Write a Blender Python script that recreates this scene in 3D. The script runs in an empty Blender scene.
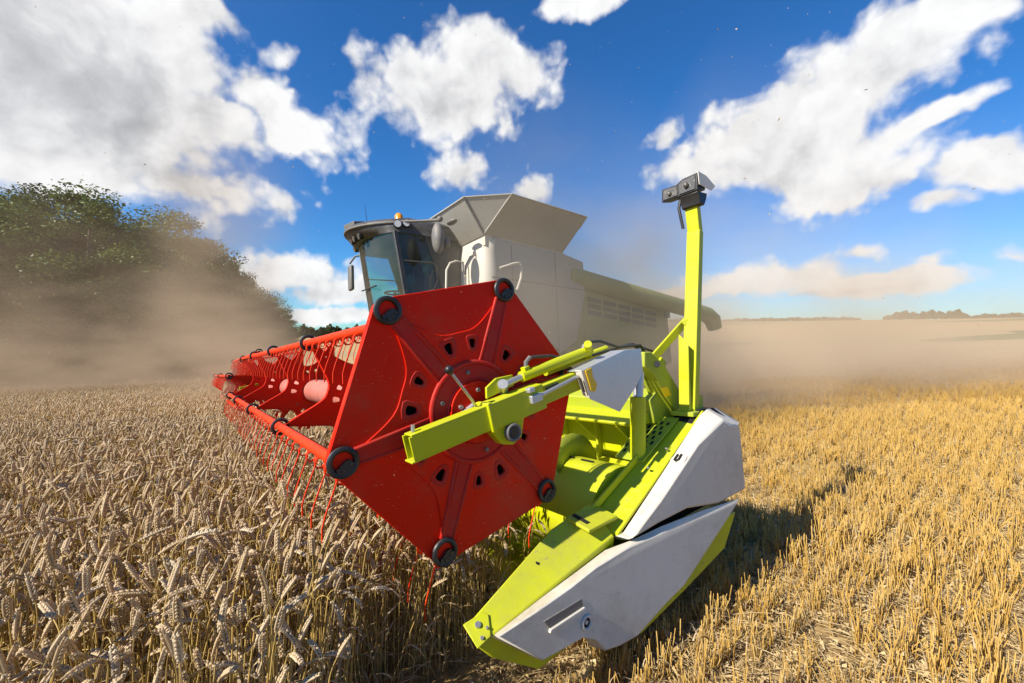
import bpy, bmesh, math, random
import numpy as np
from mathutils import Vector, Matrix, Euler
random.seed(7); RNG = np.random.default_rng(7)
sc = bpy.context.scene
col = sc.collection
PI = math.pi

# ------------------------------------------------------------------ frames
EYE = 1.4
PITCH = -0.0078
FWD = Vector((-0.79399, -0.60793, 0.0))           # travel direction of the harvester
LFT = Vector((0.60638, -0.79197, 0.07133))        # its left side, towards the viewer
UPV = Vector((-0.04336, 0.05664, 0.99745))        # square to the sloping field
REEL_H = 1.196                                    # reel axis above the ground
REEL_C = Vector((-0.15747, 1.73333, 1.09414))
BASE = REEL_C - UPV * REEL_H
GX, GY = 0.04347, -0.05678                        # slope of the field
SUN_AZ = math.atan2(-0.83, -0.56)
SUN_EL = math.radians(37)

def smooth01(a, b, x):
    t = np.clip((x - a) / (b - a), 0, 1)
    return t * t * (3 - 2 * t)

def terrain(x, y):
    x = np.asarray(x, float); y = np.asarray(y, float)
    r = np.hypot(x, y) + 1e-6
    near = GX * x + GY * y
    u = x / r
    e = 0.003 + 0.031 * smooth01(-0.35, 0.35, u)
    crest = np.clip(r / 560.0, 0, 1)
    far = 1.4 + 560 * e * (0.3 * crest + 0.7 * crest * crest) + 3.0 * np.sin(x * 0.006 + 1) * smooth01(250, 700, r)
    far = far - smooth01(560, 2500, r) * 60
    w = smooth01(110, 330, r)
    return near * (1 - w) + far * w

def to_local(x, y):
    dx = x - BASE.x; dy = y - BASE.y
    f = dx * FWD.x + dy * FWD.y
    l = dx * 0.60793 + dy * -0.79399
    return f, l

# ------------------------------------------------------------------ node helpers
def new_mat(name):
    m = bpy.data.materials.new(name); m.use_nodes = True
    nt = m.node_tree; nt.nodes.clear()
    out = nt.nodes.new('ShaderNodeOutputMaterial')
    return m, nt, out

def N(nt, typ, **kw):
    n = nt.nodes.new(typ)
    for k, v in kw.items():
        if k.startswith('i_'):
            n.inputs[k[2:].replace('_', ' ')].default_value = v
        else:
            setattr(n, k, v)
    return n

def math_n(nt, op, a, b=None, c=None, clamp=False):
    n = nt.nodes.new('ShaderNodeMath'); n.operation = op; n.use_clamp = clamp
    for i, v in enumerate((a, b, c)):
        if v is None: continue
        if isinstance(v, (int, float)): n.inputs[i].default_value = v
        else: nt.links.new(v, n.inputs[i])
    return n.outputs[0]

def ramp(nt, fac, stops, interp='LINEAR'):
    r = nt.nodes.new('ShaderNodeValToRGB'); r.color_ramp.interpolation = interp
    els = r.color_ramp.elements
    els[0].position, els[0].color = stops[0][0], (*stops[0][1], 1)
    els[1].position, els[1].color = stops[-1][0], (*stops[-1][1], 1)
    for p, c in stops[1:-1]:
        e = els.new(p); e.color = (*c, 1)
    nt.links.new(fac, r.inputs[0])
    return r.outputs[0]

def mixc(nt, fac, a, b):
    n = nt.nodes.new('ShaderNodeMix'); n.data_type = 'RGBA'
    for s, v in ((0, fac), (6, a), (7, b)):
        if isinstance(v, (int, float)): n.inputs[s].default_value = v
        elif isinstance(v, tuple): n.inputs[s].default_value = (*v, 1)
        else: nt.links.new(v, n.inputs[s])
    return n.outputs[2]

def mul3(nt, a, b, c): return math_n(nt, 'MULTIPLY', math_n(nt, 'MULTIPLY', a, b), c)

def paint(name, base, rough=0.4, dust=(0.42, 0.33, 0.21), dust_amt=0.35, coat=0.0, metal=0.0, scale=6.0, spots=0.0, spec=0.5, scratch=0.0, scol=(0.5, 0.4, 0.3), grime=0.25):
    """sprayed paint or plastic with fine field dust lying on it in patches"""
    m, nt, out = new_mat(name)
    b = N(nt, 'ShaderNodeBsdfPrincipled')
    tc = N(nt, 'ShaderNodeTexCoord')
    n1 = N(nt, 'ShaderNodeTexNoise', i_Scale=scale, i_Detail=6.0, i_Roughness=0.65)
    nt.links.new(tc.outputs['Object'], n1.inputs['Vector'])
    n2 = N(nt, 'ShaderNodeTexNoise', i_Scale=scale * 9, i_Detail=3.0)
    nt.links.new(tc.outputs['Object'], n2.inputs['Vector'])
    f1 = ramp(nt, n1.outputs[0], [(0.38, (0, 0, 0)), (0.75, (1, 1, 1))])
    f2 = ramp(nt, n2.outputs[0], [(0.35, (0.25, 0.25, 0.25)), (0.7, (1, 1, 1))])
    f = math_n(nt, 'MULTIPLY', math_n(nt, 'MULTIPLY', f1, f2), dust_amt)
    # dust settles on faces that look upward
    geo = N(nt, 'ShaderNodeNewGeometry'); sep = N(nt, 'ShaderNodeSeparateXYZ')
    nt.links.new(geo.outputs['Normal'], sep.inputs[0])
    up = math_n(nt, 'MULTIPLY', math_n(nt, 'MAXIMUM', sep.outputs[2], 0.0), 0.16 * min(1, dust_amt * 3))
    f = math_n(nt, 'ADD', f, math_n(nt, 'MULTIPLY', up, f2), clamp=True)
    c = mixc(nt, f, base, dust)
    if spots > 0:
        v = N(nt, 'ShaderNodeTexVoronoi', i_Scale=55.0, i_Randomness=1.0)
        nt.links.new(tc.outputs['Object'], v.inputs['Vector'])
        n3 = N(nt, 'ShaderNodeTexNoise', i_Scale=9.0)
        nt.links.new(tc.outputs['Object'], n3.inputs['Vector'])
        th = math_n(nt, 'MULTIPLY', n3.outputs[0], 0.14)
        s = math_n(nt, 'MULTIPLY', math_n(nt, 'LESS_THAN', v.outputs['Distance'], th), spots)
        c = mixc(nt, s, c, (0.62, 0.5, 0.34))
    if scratch > 0:
        mp = N(nt, 'ShaderNodeMapping'); mp.inputs['Scale'].default_value = (3.0, 30.0, 55.0); mp.inputs['Rotation'].default_value = (0.2, 0.35, 0.1); nt.links.new(tc.outputs['Object'], mp.inputs[0])
        ns = N(nt, 'ShaderNodeTexNoise', i_Scale=1.0, i_Detail=2.0); nt.links.new(mp.outputs[0], ns.inputs['Vector'])
        line = math_n(nt, 'LESS_THAN', math_n(nt, 'ABSOLUTE', math_n(nt, 'SUBTRACT', ns.outputs[0], 0.5)), 0.006)
        n4 = N(nt, 'ShaderNodeTexNoise', i_Scale=4.0); nt.links.new(tc.outputs['Object'], n4.inputs['Vector'])
        where = math_n(nt, 'GREATER_THAN', n4.outputs[0], 0.55)
        c = mixc(nt, mul3(nt, line, where, scratch), c, scol)
        gr = N(nt, 'ShaderNodeTexNoise', i_Scale=1.7, i_Detail=7.0, i_Roughness=0.7); nt.links.new(tc.outputs['Object'], gr.inputs['Vector'])
        c = mixc(nt, math_n(nt, 'MULTIPLY', ramp(nt, gr.outputs[0], [(0.52, (0, 0, 0)), (0.72, (1, 1, 1))]), grime), c, (0.22, 0.16, 0.09))
    nt.links.new(c, b.inputs['Base Color'])
    rr = math_n(nt, 'ADD', math_n(nt, 'MULTIPLY', f, 0.5), rough, clamp=True)
    nt.links.new(rr, b.inputs['Roughness'])
    b.inputs['Metallic'].default_value = metal
    b.inputs['Coat Weight'].default_value = coat
    b.inputs['Specular IOR Level'].default_value = spec
    bp = N(nt, 'ShaderNodeBump', i_Strength=0.06, i_Distance=0.004)
    nt.links.new(n2.outputs[0], bp.inputs['Height']); nt.links.new(bp.outputs[0], b.inputs['Normal'])
    nt.links.new(b.outputs[0], out.inputs['Surface'])
    return m

M = {}
M['red'] = paint('red_paint', (0.72, 0.014, 0.001), 0.45, dust=(0.32, 0.07, 0.03), dust_amt=0.3, spots=0.6, scale=3.5, spec=0.12, scratch=0.22, scol=(0.45, 0.12, 0.06), grime=0.22)
M['red_worn'] = paint('worn_red_paint', (0.50, 0.010, 0.005), 0.5, dust=(0.22, 0.10, 0.06), dust_amt=0.55, scale=14, spec=0.22)
M['tube'] = paint('pale_pink_tube', (0.50, 0.14, 0.10), 0.5, dust=(0.6, 0.32, 0.24), dust_amt=0.5)  # pale pink base with a lighter pink mixed in by noise
M['orange'] = paint('orange_red_tube', (0.80, 0.035, 0.003), 0.4, dust=(0.8, 0.22, 0.05), dust_amt=0.15, spec=0.2)
M['green'] = paint('lime_green_paint', (0.50, 0.53, 0.002), 0.42, dust=(0.40, 0.34, 0.14), dust_amt=0.25, scale=5, spec=0.3, scratch=0.6, scol=(0.3, 0.26, 0.12), grime=0.3)
M['green_dirty'] = paint('dusty_lime_paint', (0.36, 0.43, 0.008), 0.55, dust=(0.3, 0.24, 0.12), dust_amt=0.55, scale=4)
M['green_pale'] = paint('dusty_pale_green_panel', (0.27, 0.30, 0.08), 0.6, dust=(0.36, 0.31, 0.22), dust_amt=0.9, scale=1.5)
M['white'] = paint('white_plastic', (0.66, 0.61, 0.52), 0.42, dust_amt=0.4, scale=3, spots=0.3, spec=0.3, scratch=0.5, scol=(0.35, 0.32, 0.28), grime=0.3)
M['cream'] = paint('cream_panel', (0.66, 0.60, 0.50), 0.5, dust_amt=0.5, scale=1.6)
M['tank'] = paint('galvanised_dusty_sheet', (0.43, 0.41, 0.37), 0.6, dust=(0.34, 0.30, 0.24), dust_amt=0.7, scale=1.5, spec=0.2)
M['black'] = paint('black_plastic', (0.012, 0.012, 0.013), 0.45, dust_amt=0.08)
M['hole'] = paint('dark_opening', (0.008, 0.007, 0.006), 0.9, dust_amt=0.0)
M['hose'] = paint('black_rubber_hose', (0.02, 0.02, 0.022), 0.5, dust_amt=0.2)
M['rubber'] = paint('tyre_rubber', (0.03, 0.03, 0.03), 0.8, dust_amt=0.8, scale=3)
M['grey'] = paint('grey_plastic', (0.13, 0.125, 0.12), 0.5, dust_amt=0.5)
M['cabgrey'] = paint('dark_grey_cab_paint', (0.05, 0.05, 0.05), 0.45, dust=(0.25, 0.2, 0.14), dust_amt=0.4, scale=3)
M['steel'] = paint('galvanised_guard', (0.55, 0.57, 0.6), 0.38, dust_amt=0.28, metal=0.55, scale=5)
M['chrome'] = paint('steel_rod', (0.5, 0.49, 0.47), 0.38, dust_amt=0.35, metal=0.7)
M['yellow'] = paint('amber_reflector', (0.85, 0.52, 0.0), 0.3, dust_amt=0.15)
M['beacon'] = paint('orange_beacon_plastic', (0.9, 0.3, 0.01), 0.25, dust_amt=0.0)
M['lens'] = paint('lamp_lens', (0.6, 0.6, 0.58), 0.12, dust_amt=0.1)
M['lensdark'] = paint('dusty_lamp_reflector', (0.12, 0.115, 0.105), 0.25, dust_amt=0.4, metal=0.4)
M['seat'] = paint('seat_fabric', (0.05, 0.05, 0.06), 0.9, dust_amt=0.1)
M['interior'] = paint('cab_interior', (0.10, 0.10, 0.10), 0.7, dust_amt=0.2)

def glass_mat():
    m, nt, out = new_mat('tinted_cab_glass')
    t = N(nt, 'ShaderNodeBsdfTransparent'); t.inputs[0].default_value = (0.22, 0.66, 0.72, 1)
    g = N(nt, 'ShaderNodeBsdfGlossy'); g.inputs['Roughness'].default_value = 0.03
    g.inputs['Color'].default_value = (0.9, 0.95, 0.95, 1)
    d = N(nt, 'ShaderNodeBsdfDiffuse'); d.inputs['Color'].default_value = (0.40, 0.36, 0.28, 1)
    fr = N(nt, 'ShaderNodeFresnel', i_IOR=1.5)
    mx = N(nt, 'ShaderNodeMixShader'); nt.links.new(fr.outputs[0], mx.inputs[0])
    nt.links.new(t.outputs[0], mx.inputs[1]); nt.links.new(g.outputs[0], mx.inputs[2])
    tc = N(nt, 'ShaderNodeTexCoord'); n = N(nt, 'ShaderNodeTexNoise', i_Scale=2.5, i_Detail=5.0)
    nt.links.new(tc.outputs['Object'], n.inputs['Vector'])
    f = math_n(nt, 'MULTIPLY', n.outputs[0], 0.18)
    m2 = N(nt, 'ShaderNodeMixShader'); nt.links.new(f, m2.inputs[0])
    nt.links.new(mx.outputs[0], m2.inputs[1]); nt.links.new(d.outputs[0], m2.inputs[2])
    nt.links.new(m2.outputs[0], out.inputs['Surface'])
    return m
M['glass'] = glass_mat()

# ------------------------------------------------------------------ mesh builder
class MB:
    def __init__(s): s.v = []; s.f = []
    def add(s, vs, fs):
        o = len(s.v); s.v += [tuple(map(float, v)) for v in vs]; s.f += [tuple(i + o for i in f) for f in fs]; return s
    def box(s, c, d, rot=None):
        hx, hy, hz = d[0] / 2, d[1] / 2, d[2] / 2
        vs = [Vector((x, y, z)) for x in (-hx, hx) for y in (-hy, hy) for z in (-hz, hz)]
        if rot is not None:
            R = Euler(rot).to_matrix(); vs = [R @ v for v in vs]
        vs = [v + Vector(c) for v in vs]
        return s.add(vs, [(0, 1, 3, 2), (4, 6, 7, 5), (0, 4, 5, 1), (2, 3, 7, 6), (0, 2, 6, 4), (1, 5, 7, 3)])
    def bar(s, a, b, w, h, up=(0, 0, 1)):
        """rectangular bar from a to b; w is across, h is along up"""
        a = Vector(a); b = Vector(b); d = (b - a).normalized()
        side = d.cross(Vector(up)).normalized(); u = side.cross(d)
        vs = []
        for p in (a, b):
            for i, j in ((-1, -1), (1, -1), (1, 1), (-1, 1)):
                vs.append(p + side * (i * w / 2) + u * (j * h / 2))
        return s.add(vs, [(3, 2, 1, 0), (4, 5, 6, 7), (0, 1, 5, 4), (1, 2, 6, 5), (2, 3, 7, 6), (3, 0, 4, 7)])
    def prism(s, poly, y0, y1):
        """polygon of (x, z) pairs pushed from y0 to y1"""
        n = len(poly)
        vs = [(p[0], y0, p[1]) for p in poly] + [(p[0], y1, p[1]) for p in poly]
        fs = [tuple(range(n)), tuple(range(2 * n - 1, n - 1, -1))]
        fs += [(i, i + n, (i + 1) % n + n, (i + 1) % n) for i in range(n)]
        return s.add(vs, fs)
    def poly(s, pts): return s.add(pts, [tuple(range(len(pts)))])
    def strip(s, A, B):
        n = len(A)
        return s.add(list(A) + list(B), [(i, i + 1, n + i + 1, n + i) for i in range(n - 1)])
    def solid(s, pts, off):
        """any planar-ish loop given thickness by the vector off"""
        n = len(pts); off = Vector(off)
        vs = [Vector(p) for p in pts] + [Vector(p) + off for p in pts]
        fs = [tuple(range(n)), tuple(range(2 * n - 1, n - 1, -1))] + [(i, i + n, (i + 1) % n + n, (i + 1) % n) for i in range(n)]
        return s.add(vs, fs)
    def tube(s, path, r, n=10, caps=True):
        P = [Vector(p) for p in path]
        rs = r if isinstance(r, (list, tuple)) else [r] * len(P)
        prev = None; base = len(s.v); vs = []
        for i, p in enumerate(P):
            t = (P[min(i + 1, len(P) - 1)] - P[max(i - 1, 0)]).normalized()
            if prev is None:
                ref = Vector((0, 0, 1)) if abs(t.z) < 0.9 else Vector((1, 0, 0))
                nrm = t.cross(ref).normalized()
            else:
                nrm = (prev - t * prev.dot(t)).normalized()
            prev = nrm; b = t.cross(nrm)
            for k in range(n):
                a = 2 * PI * k / n
                vs.append(p + (nrm * math.cos(a) + b * math.sin(a)) * rs[i])
        fs = []
        for i in range(len(P) - 1):
            for k in range(n):
                fs.append((i * n + k, i * n + (k + 1) % n, (i + 1) * n + (k + 1) % n, (i + 1) * n + k))
        if caps:
            fs.append(tuple(range(n - 1, -1, -1))); fs.append(tuple((len(P) - 1) * n + k for k in range(n)))
        return s.add(vs, fs)
    def cyl(s, a, b, r, n=20): return s.tube([a, b], r, n)
    def torus(s, c, R, r, n=24, m=8, axis='y', a0=0, a1=2 * PI):
        full = abs(a1 - a0 - 2 * PI) < 1e-6
        vs = []; cnt = n if full else n + 1
        for i in range(cnt):
            a = a0 + (a1 - a0) * i / n
            for j in range(m):
                b = 2 * PI * j / m
                rad = R + r * math.cos(b); h = r * math.sin(b)
                if axis == 'y': vs.append((c[0] + rad * math.cos(a), c[1] + h, c[2] + rad * math.sin(a)))
                else: vs.append((c[0] + rad * math.cos(a), c[1] + rad * math.sin(a), c[2] + h))
        fs = []
        for i in range(n):
            for j in range(m):
                i2 = (i + 1) % cnt
                fs.append((i * m + j, i2 * m + j, i2 * m + (j + 1) % m, i * m + (j + 1) % m))
        return s.add(vs, fs)
    def ball(s, c, r, n=12, m=8, sz=(1, 1, 1)):
        vs = []; fs = []
        for i in range(m + 1):
            t = PI * i / m
            for k in range(n):
                a = 2 * PI * k / n
                vs.append((c[0] + r * sz[0] * math.sin(t) * math.cos(a), c[1] + r * sz[1] * math.sin(t) * math.sin(a), c[2] + r * sz[2] * math.cos(t)))
        for i in range(m):
            for k in range(n):
                fs.append((i * n + k, (i + 1) * n + k, (i + 1) * n + (k + 1) % n, i * n + (k + 1) % n))
        return s.add(vs, fs)
    def holed(s, outer, holes, y0, y1):
        """flat plate in the xz plane with openings, y0..y1 thick"""
        bm = bmesh.new(); edges = []; loops = []
        for loop in [outer] + holes:
            vv = [bm.verts.new((p[0], y1, p[1])) for p in loop]
            for i in range(len(vv)): edges.append(bm.edges.new((vv[i], vv[(i + 1) % len(vv)])))
        bmesh.ops.triangle_fill(bm, use_beauty=True, use_dissolve=False, edges=edges)
        if abs(y1 - y0) > 1e-6:
            r = bmesh.ops.extrude_face_region(bm, geom=bm.faces[:])
            bmesh.ops.translate(bm, verts=[g for g in r['geom'] if isinstance(g, bmesh.types.BMVert)], vec=(0, y0 - y1, 0))
        bmesh.ops.recalc_face_normals(bm, faces=bm.faces[:])
        bm.verts.index_update()
        s.add([v.co[:] for v in bm.verts], [tuple(v.index for v in f.verts) for f in bm.faces])
        bm.free(); return s
    def mesh(s, name, mats=None, fix=True, angle=40):
        me = bpy.data.meshes.new(name)
        me.from_pydata(s.v, [], s.f); me.update()
        if fix:
            bm = bmesh.new(); bm.from_mesh(me)
            bmesh.ops.recalc_face_normals(bm, faces=bm.faces[:]); bm.to_mesh(me); bm.free()
        if mats: me.materials.append(mats)
        me.polygons.foreach_set('use_smooth', [True] * len(me.polygons))
        me.set_sharp_from_angle(angle=math.radians(angle))
        return me

def obj(name, mb, mat, parent=None, bevel=0, loc=None, **kw):
    me = mb.mesh(name, M[mat] if isinstance(mat, str) else mat, **kw) if isinstance(mb, MB) else mb
    o = bpy.data.objects.new(name, me); col.objects.link(o)
    if parent is not None:
        d = 0; q = parent
        while q.parent is not None: q = q.parent; d += 1
        o.parent = parent.parent if d >= 2 else parent      # never deeper than thing > part > sub-part
    if loc is not None: o.location = loc
    if bevel:
        b = o.modifiers.new('bevel', 'BEVEL'); b.width = bevel; b.segments = 2; b.limit_method = 'ANGLE'; b.angle_limit = math.radians(35)
        b.harden_normals = False
    return o

def tag(o, label=None, cat=None, group=None, kind=None):
    if label: o['label'] = label
    if cat: o['category'] = cat
    if group: o['group'] = group
    if kind: o['kind'] = kind
    return o

# ------------------------------------------------------------------ camera
cam = bpy.data.cameras.new('camera'); co = bpy.data.objects.new('camera', cam); col.objects.link(co)
co.location = (0, 0, EYE); co.rotation_euler = (PI / 2 + PITCH, 0, 0)
cam.sensor_width = 36; cam.lens = 412.2 / 1024 * 36; cam.clip_start = 0.05; cam.clip_end = 8000
sc.camera = co

# ------------------------------------------------------------------ combine harvester
root = bpy.data.objects.new('combine_harvester', None); col.objects.link(root)
mw = Matrix((FWD, LFT, UPV)).transposed().to_4x4(); mw.translation = BASE
root.matrix_world = mw
tag(root, 'lime green and white combine harvester cutting wheat with a red reel in front', 'combine harvester')
LIFT = (0, 0, REEL_H)       # first-level parts are drawn about the reel axis

def part(name, mb, mat, bevel=0, **kw): return obj(name, mb, mat, root, bevel, LIFT, **kw)


BAT = [0.8371 + k * PI / 3 for k in range(6)]          # six bats, angle from forward towards up
def pol(a, r): return (r * math.cos(a), r * math.sin(a))

# ---- reel -------------------------------------------------------------------
HALF = 5.86; BAY = 1.464
reel = part('reel', MB().cyl((0, -0.02, 0), (0, -HALF, 0), 0.11, 24).cyl((0, -6.36, 0), (0, -12.2, 0), 0.11, 24), 'tube')

def rounded_hex(r_out, cut=0.045, ph=0.0):
    pts = []
    for k in range(6):
        a = BAT[k] + ph
        c = Vector(pol(a, r_out))
        p0 = Vector(pol(a - PI / 3, r_out)); p1 = Vector(pol(a + PI / 3, r_out))
        d0 = (p0 - c).normalized(); d1 = (p1 - c).normalized()
        for t in range(5):
            u = t / 4
            q = (c + d0 * cut) * (1 - u) ** 2 + c * 2 * u * (1 - u) + (c + d1 * cut) * u ** 2
            pts.append((q.x, q.y))
    return pts

def star(r_tip, r_mid, wid, ph=0.0, n=12):
    """six-armed spider outline with hollow curved sides"""
    pts = []
    for k in range(6):
        m = BAT[k] + ph + PI / 6
        for i in range(2 * n):
            t = -1 + i / n
            if i == 0: continue
            pts.append(pol(m + t * PI / 6, r_mid + (r_tip - r_mid) * abs(t) ** wid))
        e = BAT[k] + ph + PI / 3
        pts.append(pol(e, r_tip))
    return pts

def hole_shape(a, r, w=0.032, h=0.045, skew=0.0):
    c = Vector(pol(a, r)); er = Vector(pol(a, 1)); et = Vector(pol(a + PI / 2, 1)); pts = []
    for i in range(10):
        t = 2 * PI * i / 10
        cx = math.copysign(abs(math.cos(t)) ** 0.6, math.cos(t)); sx = math.copysign(abs(math.sin(t)) ** 0.6, math.sin(t))
        q = c + er * (cx * h / 2) + et * (sx * w / 2 * (1 + 0.35 * cx))
        pts.append((q.x, q.y))
    return pts

def holes(ph=0.0, s=1.0, r=0.286):
    hs = []
    for k in range(6):
        m = BAT[k] + PI / 6 + ph
        hs.append(hole_shape(m - 0.2, r, 0.034 * s, 0.050 * s)); hs.append(hole_shape(m + 0.2, r, 0.028 * s, 0.042 * s))
    return hs

def end_plate_mesh(ph=0.0):
    mb = MB()
    mb.holed(rounded_hex(0.607, ph=ph), holes(ph), -0.006, 0.004)
    rim = rounded_hex(0.607, ph=ph); n = len(rim)            # folded rim
    inn = rounded_hex(0.597, ph=ph)
    for A, B, y0, y1 in ((rim, inn, -0.03, 0.002),):
        vs = [(p[0], y0, p[1]) for p in A] + [(p[0], y1, p[1]) for p in A] + [(p[0], y0, p[1]) for p in B]
        mb.add(vs, [(i, (i + 1) % n, n + (i + 1) % n, n + i) for i in range(n)] + [(i, 2 * n + i, 2 * n + (i + 1) % n, (i + 1) % n) for i in range(n)])
    return mb

def raised_mesh(ph=0.0):
    """pressed six-armed relief with the pairs of openings"""
    return MB().holed(star(0.545, 0.338, 3.2, ph), holes(ph, 1.3), 0.0043, 0.010)

plate = obj('end_plate', end_plate_mesh(), 'red', reel, 0.003)
obj('pressed_relief', raised_mesh(), 'red', reel, 0.004)
for k in range(6):                                       # dished collars round the openings
    m = BAT[k] + PI / 6
    for da, w, h in ((-0.2, 0.034, 0.050), (0.2, 0.028, 0.042)):
        obj('hole_collar', MB().holed(hole_shape(m + da, 0.286, w * 2.1, h * 1.8), [hole_shape(m + da, 0.286, w * 0.95, h * 0.95)], -0.004, 0.0118), 'red_worn', reel, 0.005)
obj('dark_backing', MB().prism(rounded_hex(0.43), -0.05, -0.042), 'hole', reel)  # near-black sheet added behind the openings, standing in for the shade inside
for k in range(6):                                       # channel pressed along each arm
    a = BAT[k]; mb = MB()
    for s_ in (-1, 1):
        p0 = Vector(pol(a, 0.2)) + Vector(pol(a + PI / 2, 0.038 * s_)); p1 = Vector(pol(a, 0.505)) + Vector(pol(a + PI / 2, 0.026 * s_))
        mb.tube([(p0.x, 0.009, p0.y), (p1.x, 0.009, p1.y)], 0.008, 8)
    p0 = Vector(pol(a, 0.2)); p1 = Vector(pol(a, 0.5))
    mb.bar((p0.x, 0.0095, p0.y), (p1.x, 0.0095, p1.y), 0.006, 0.05, up=(-math.sin(a), 0, math.cos(a)))
    obj('arm_rib', mb, 'red_worn', reel, 0.002)
mb = MB().torus((0, 0.012, 0), 0.205, 0.012, 48, 8).torus((0, 0.016, 0), 0.135, 0.007, 40, 8)
mb.tube([(0, 0.010, 0), (0, 0.0185, 0)], 0.195, 48)
obj('hub_ring', mb, 'red_worn', reel, 0.002)
obj('hub_disc', MB().tube([(0, 0.019, 0), (0, 0.03, 0)], 0.128, 40), 'red', reel, 0.003)
for k in range(6):
    q = pol(BAT[k] + 0.5, 0.168); obj('hub_bolt', MB().cyl((q[0], 0.018, q[1]), (q[0], 0.028, q[1]), 0.009, 6), 'grey', reel)
for k in range(5):
    q = pol(0.3 + k * 2 * PI / 5, 0.09); obj('hub_bolt', MB().cyl((q[0], 0.03, q[1]), (q[0], 0.042, q[1]), 0.009, 6), 'chrome', reel)
obj('hub_block', MB().box((0.045, 0.045, 0.0), (0.07, 0.03, 0.055), (0, 0.5, 0)), 'steel', reel, 0.004)
# lever with a black ball
obj('lever', MB().tube([(0.02, 0.04, -0.02), (0.055, 0.10, 0.03), (0.085,0.120,0.059), (0.176,0.135,0.164)], 0.006, 8), 'chrome', reel)
obj('lever_ball', MB().ball((0.191,0.140,0.180), 0.017), 'black', reel)

# bats, bearings, tines
ring_me = MB().torus((0, 0, 0), 0.0445, 0.0105, 28, 8)
half = [(0.043 * math.cos(t), 0.043 * math.sin(t)) for t in np.linspace(PI * 1.08, PI * 1.72, 12)]
ring_me.prism(half + [(0.012, -0.012), (-0.004, 0.004), (-0.02, 0.008)], -0.008, 0.008)
for t in np.linspace(PI * 1.1, PI * 1.7, 4): ring_me.cyl((0.03 * math.cos(t), 0.008, 0.03 * math.sin(t)), (0.03 * math.cos(t), 0.013, 0.03 * math.sin(t)), 0.007, 6)
ring_me = ring_me.mesh('bearing_ring', M['black'])
bar_me = MB().tube([(0, -0.012, 0), (0, -HALF + 0.01, 0)], 0.023, 16).mesh('bat_tube', M['orange'])
cup_me = MB().tube([(0, -0.03, 0), (0, 0.0125, 0)], 0.034, 18).mesh('bearing_cup', M['red'])
sup_me = MB().holed(star(0.535, 0.27, 2.8), holes(0, 1.0, 0.205) + [[pol(t, 0.09) for t in np.linspace(0, 2 * PI, 20, endpoint=False)]], -0.006, 0.006)
st = star(0.538, 0.273, 2.8); n = len(st)
sup_me.add([(p[0], -0.022, p[1]) for p in st] + [(p[0], 0.022, p[1]) for p in st], [(i, (i + 1) % n, n + (i + 1) % n, n + i) for i in range(n)])
sup_me = sup_me.mesh('support_plate', M['red'])

def tine_mesh(stuff=None):
    mb = stuff or MB()
    for s_ in (-0.024, 0.024):
        pass
    return mb
def one_tine(mb, o, full=True):
    """a spring finger: two coils round the bat and a cranked wire pointing down"""
    ox, oy, oz = o
    if full:
        P = []
        for i in range(17):
            t = i / 16 * 4 * PI + 0.4
            P.append((ox + 0.014 + 0.021 * math.cos(t), oy - 0.014 + 0.028 * i / 16, oz - 0.036 + 0.021 * math.sin(t)))
        mb.tube(P, 0.0034, 6)
    mb.tube([(ox + 0.03, oy + 0.014, oz - 0.03), (ox + 0.045, oy + 0.014, oz - 0.07), (ox + 0.075, oy + 0.014, oz - 0.15), (ox + 0.086, oy + 0.014, oz - 0.19), (ox + 0.086, oy + 0.014, oz - 0.235)], 0.0031, 5)
    return mb
tine_me = one_tine(MB(), (0, 0, 0)).mesh('tine', M['orange'])

def sag(y): return min(0.0, -0.042 - 0.0095 * y)
def setback(y): return min(0.0, -0.036 - 0.008 * y)
def place(name, me, loc, rot=None, parent=None):
    o = bpy.data.objects.new(name, me); col.objects.link(o); o.parent = parent or reel; o.location = loc
    if rot: o.rotation_euler = rot
    return o

PER = 9
rest = MB()
for half_i, (y_start, ph) in enumerate(((0.0, 0.0), (-6.36, 0.52))):
    for k in range(6):
        x, z = pol(BAT[k] + ph, 0.55)
        place('bat_tube', bar_me, (x + setback(y_start), y_start, z + sag(y_start)), (-0.0095, 0, 0.008) if half_i == 0 else None)
        if half_i == 0:
            place('bearing_ring', ring_me, (x, 0.018, z)); place('bearing_cup', cup_me, (x, 0, z))
        for b in range(4):
            for t in range(PER):
                y = y_start - 0.085 - b * BAY - t * (BAY - 0.02) / PER
                if half_i == 0 and b * PER + t < 16: place('tine', tine_me, (x + setback(y), y, z + sag(y)))
                else: one_tine(rest, (x + setback(y), y, z + sag(y)), full=(half_i == 0 and b < 3))
        for j in range(1, 5) if half_i == 0 else range(0, 5, 2):
            place('bearing_ring', ring_me, (x + setback(y_start - j * BAY), y_start - j * BAY, z + sag(y_start - j * BAY)))
    for j in range(1, 5) if half_i == 0 else range(0, 5):
        place('support_plate', sup_me, (setback(y_start - j * BAY), y_start - j * BAY, sag(y_start - j * BAY)), (0, -ph, 0))
tag(obj('tine_rows', rest, 'orange', reel), kind='stuff')
# pale drum-like shields round the tube beside each support plate
for j in range(1, 4):
    obj('tube_flange', MB().tube([(0, -j * BAY - 0.1, 0), (0, -j * BAY - 0.06, 0), (0, -j * BAY - 0.02, 0)], [0.12, 0.16, 0.16], 24), 'tube', reel, 0.01)

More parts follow.
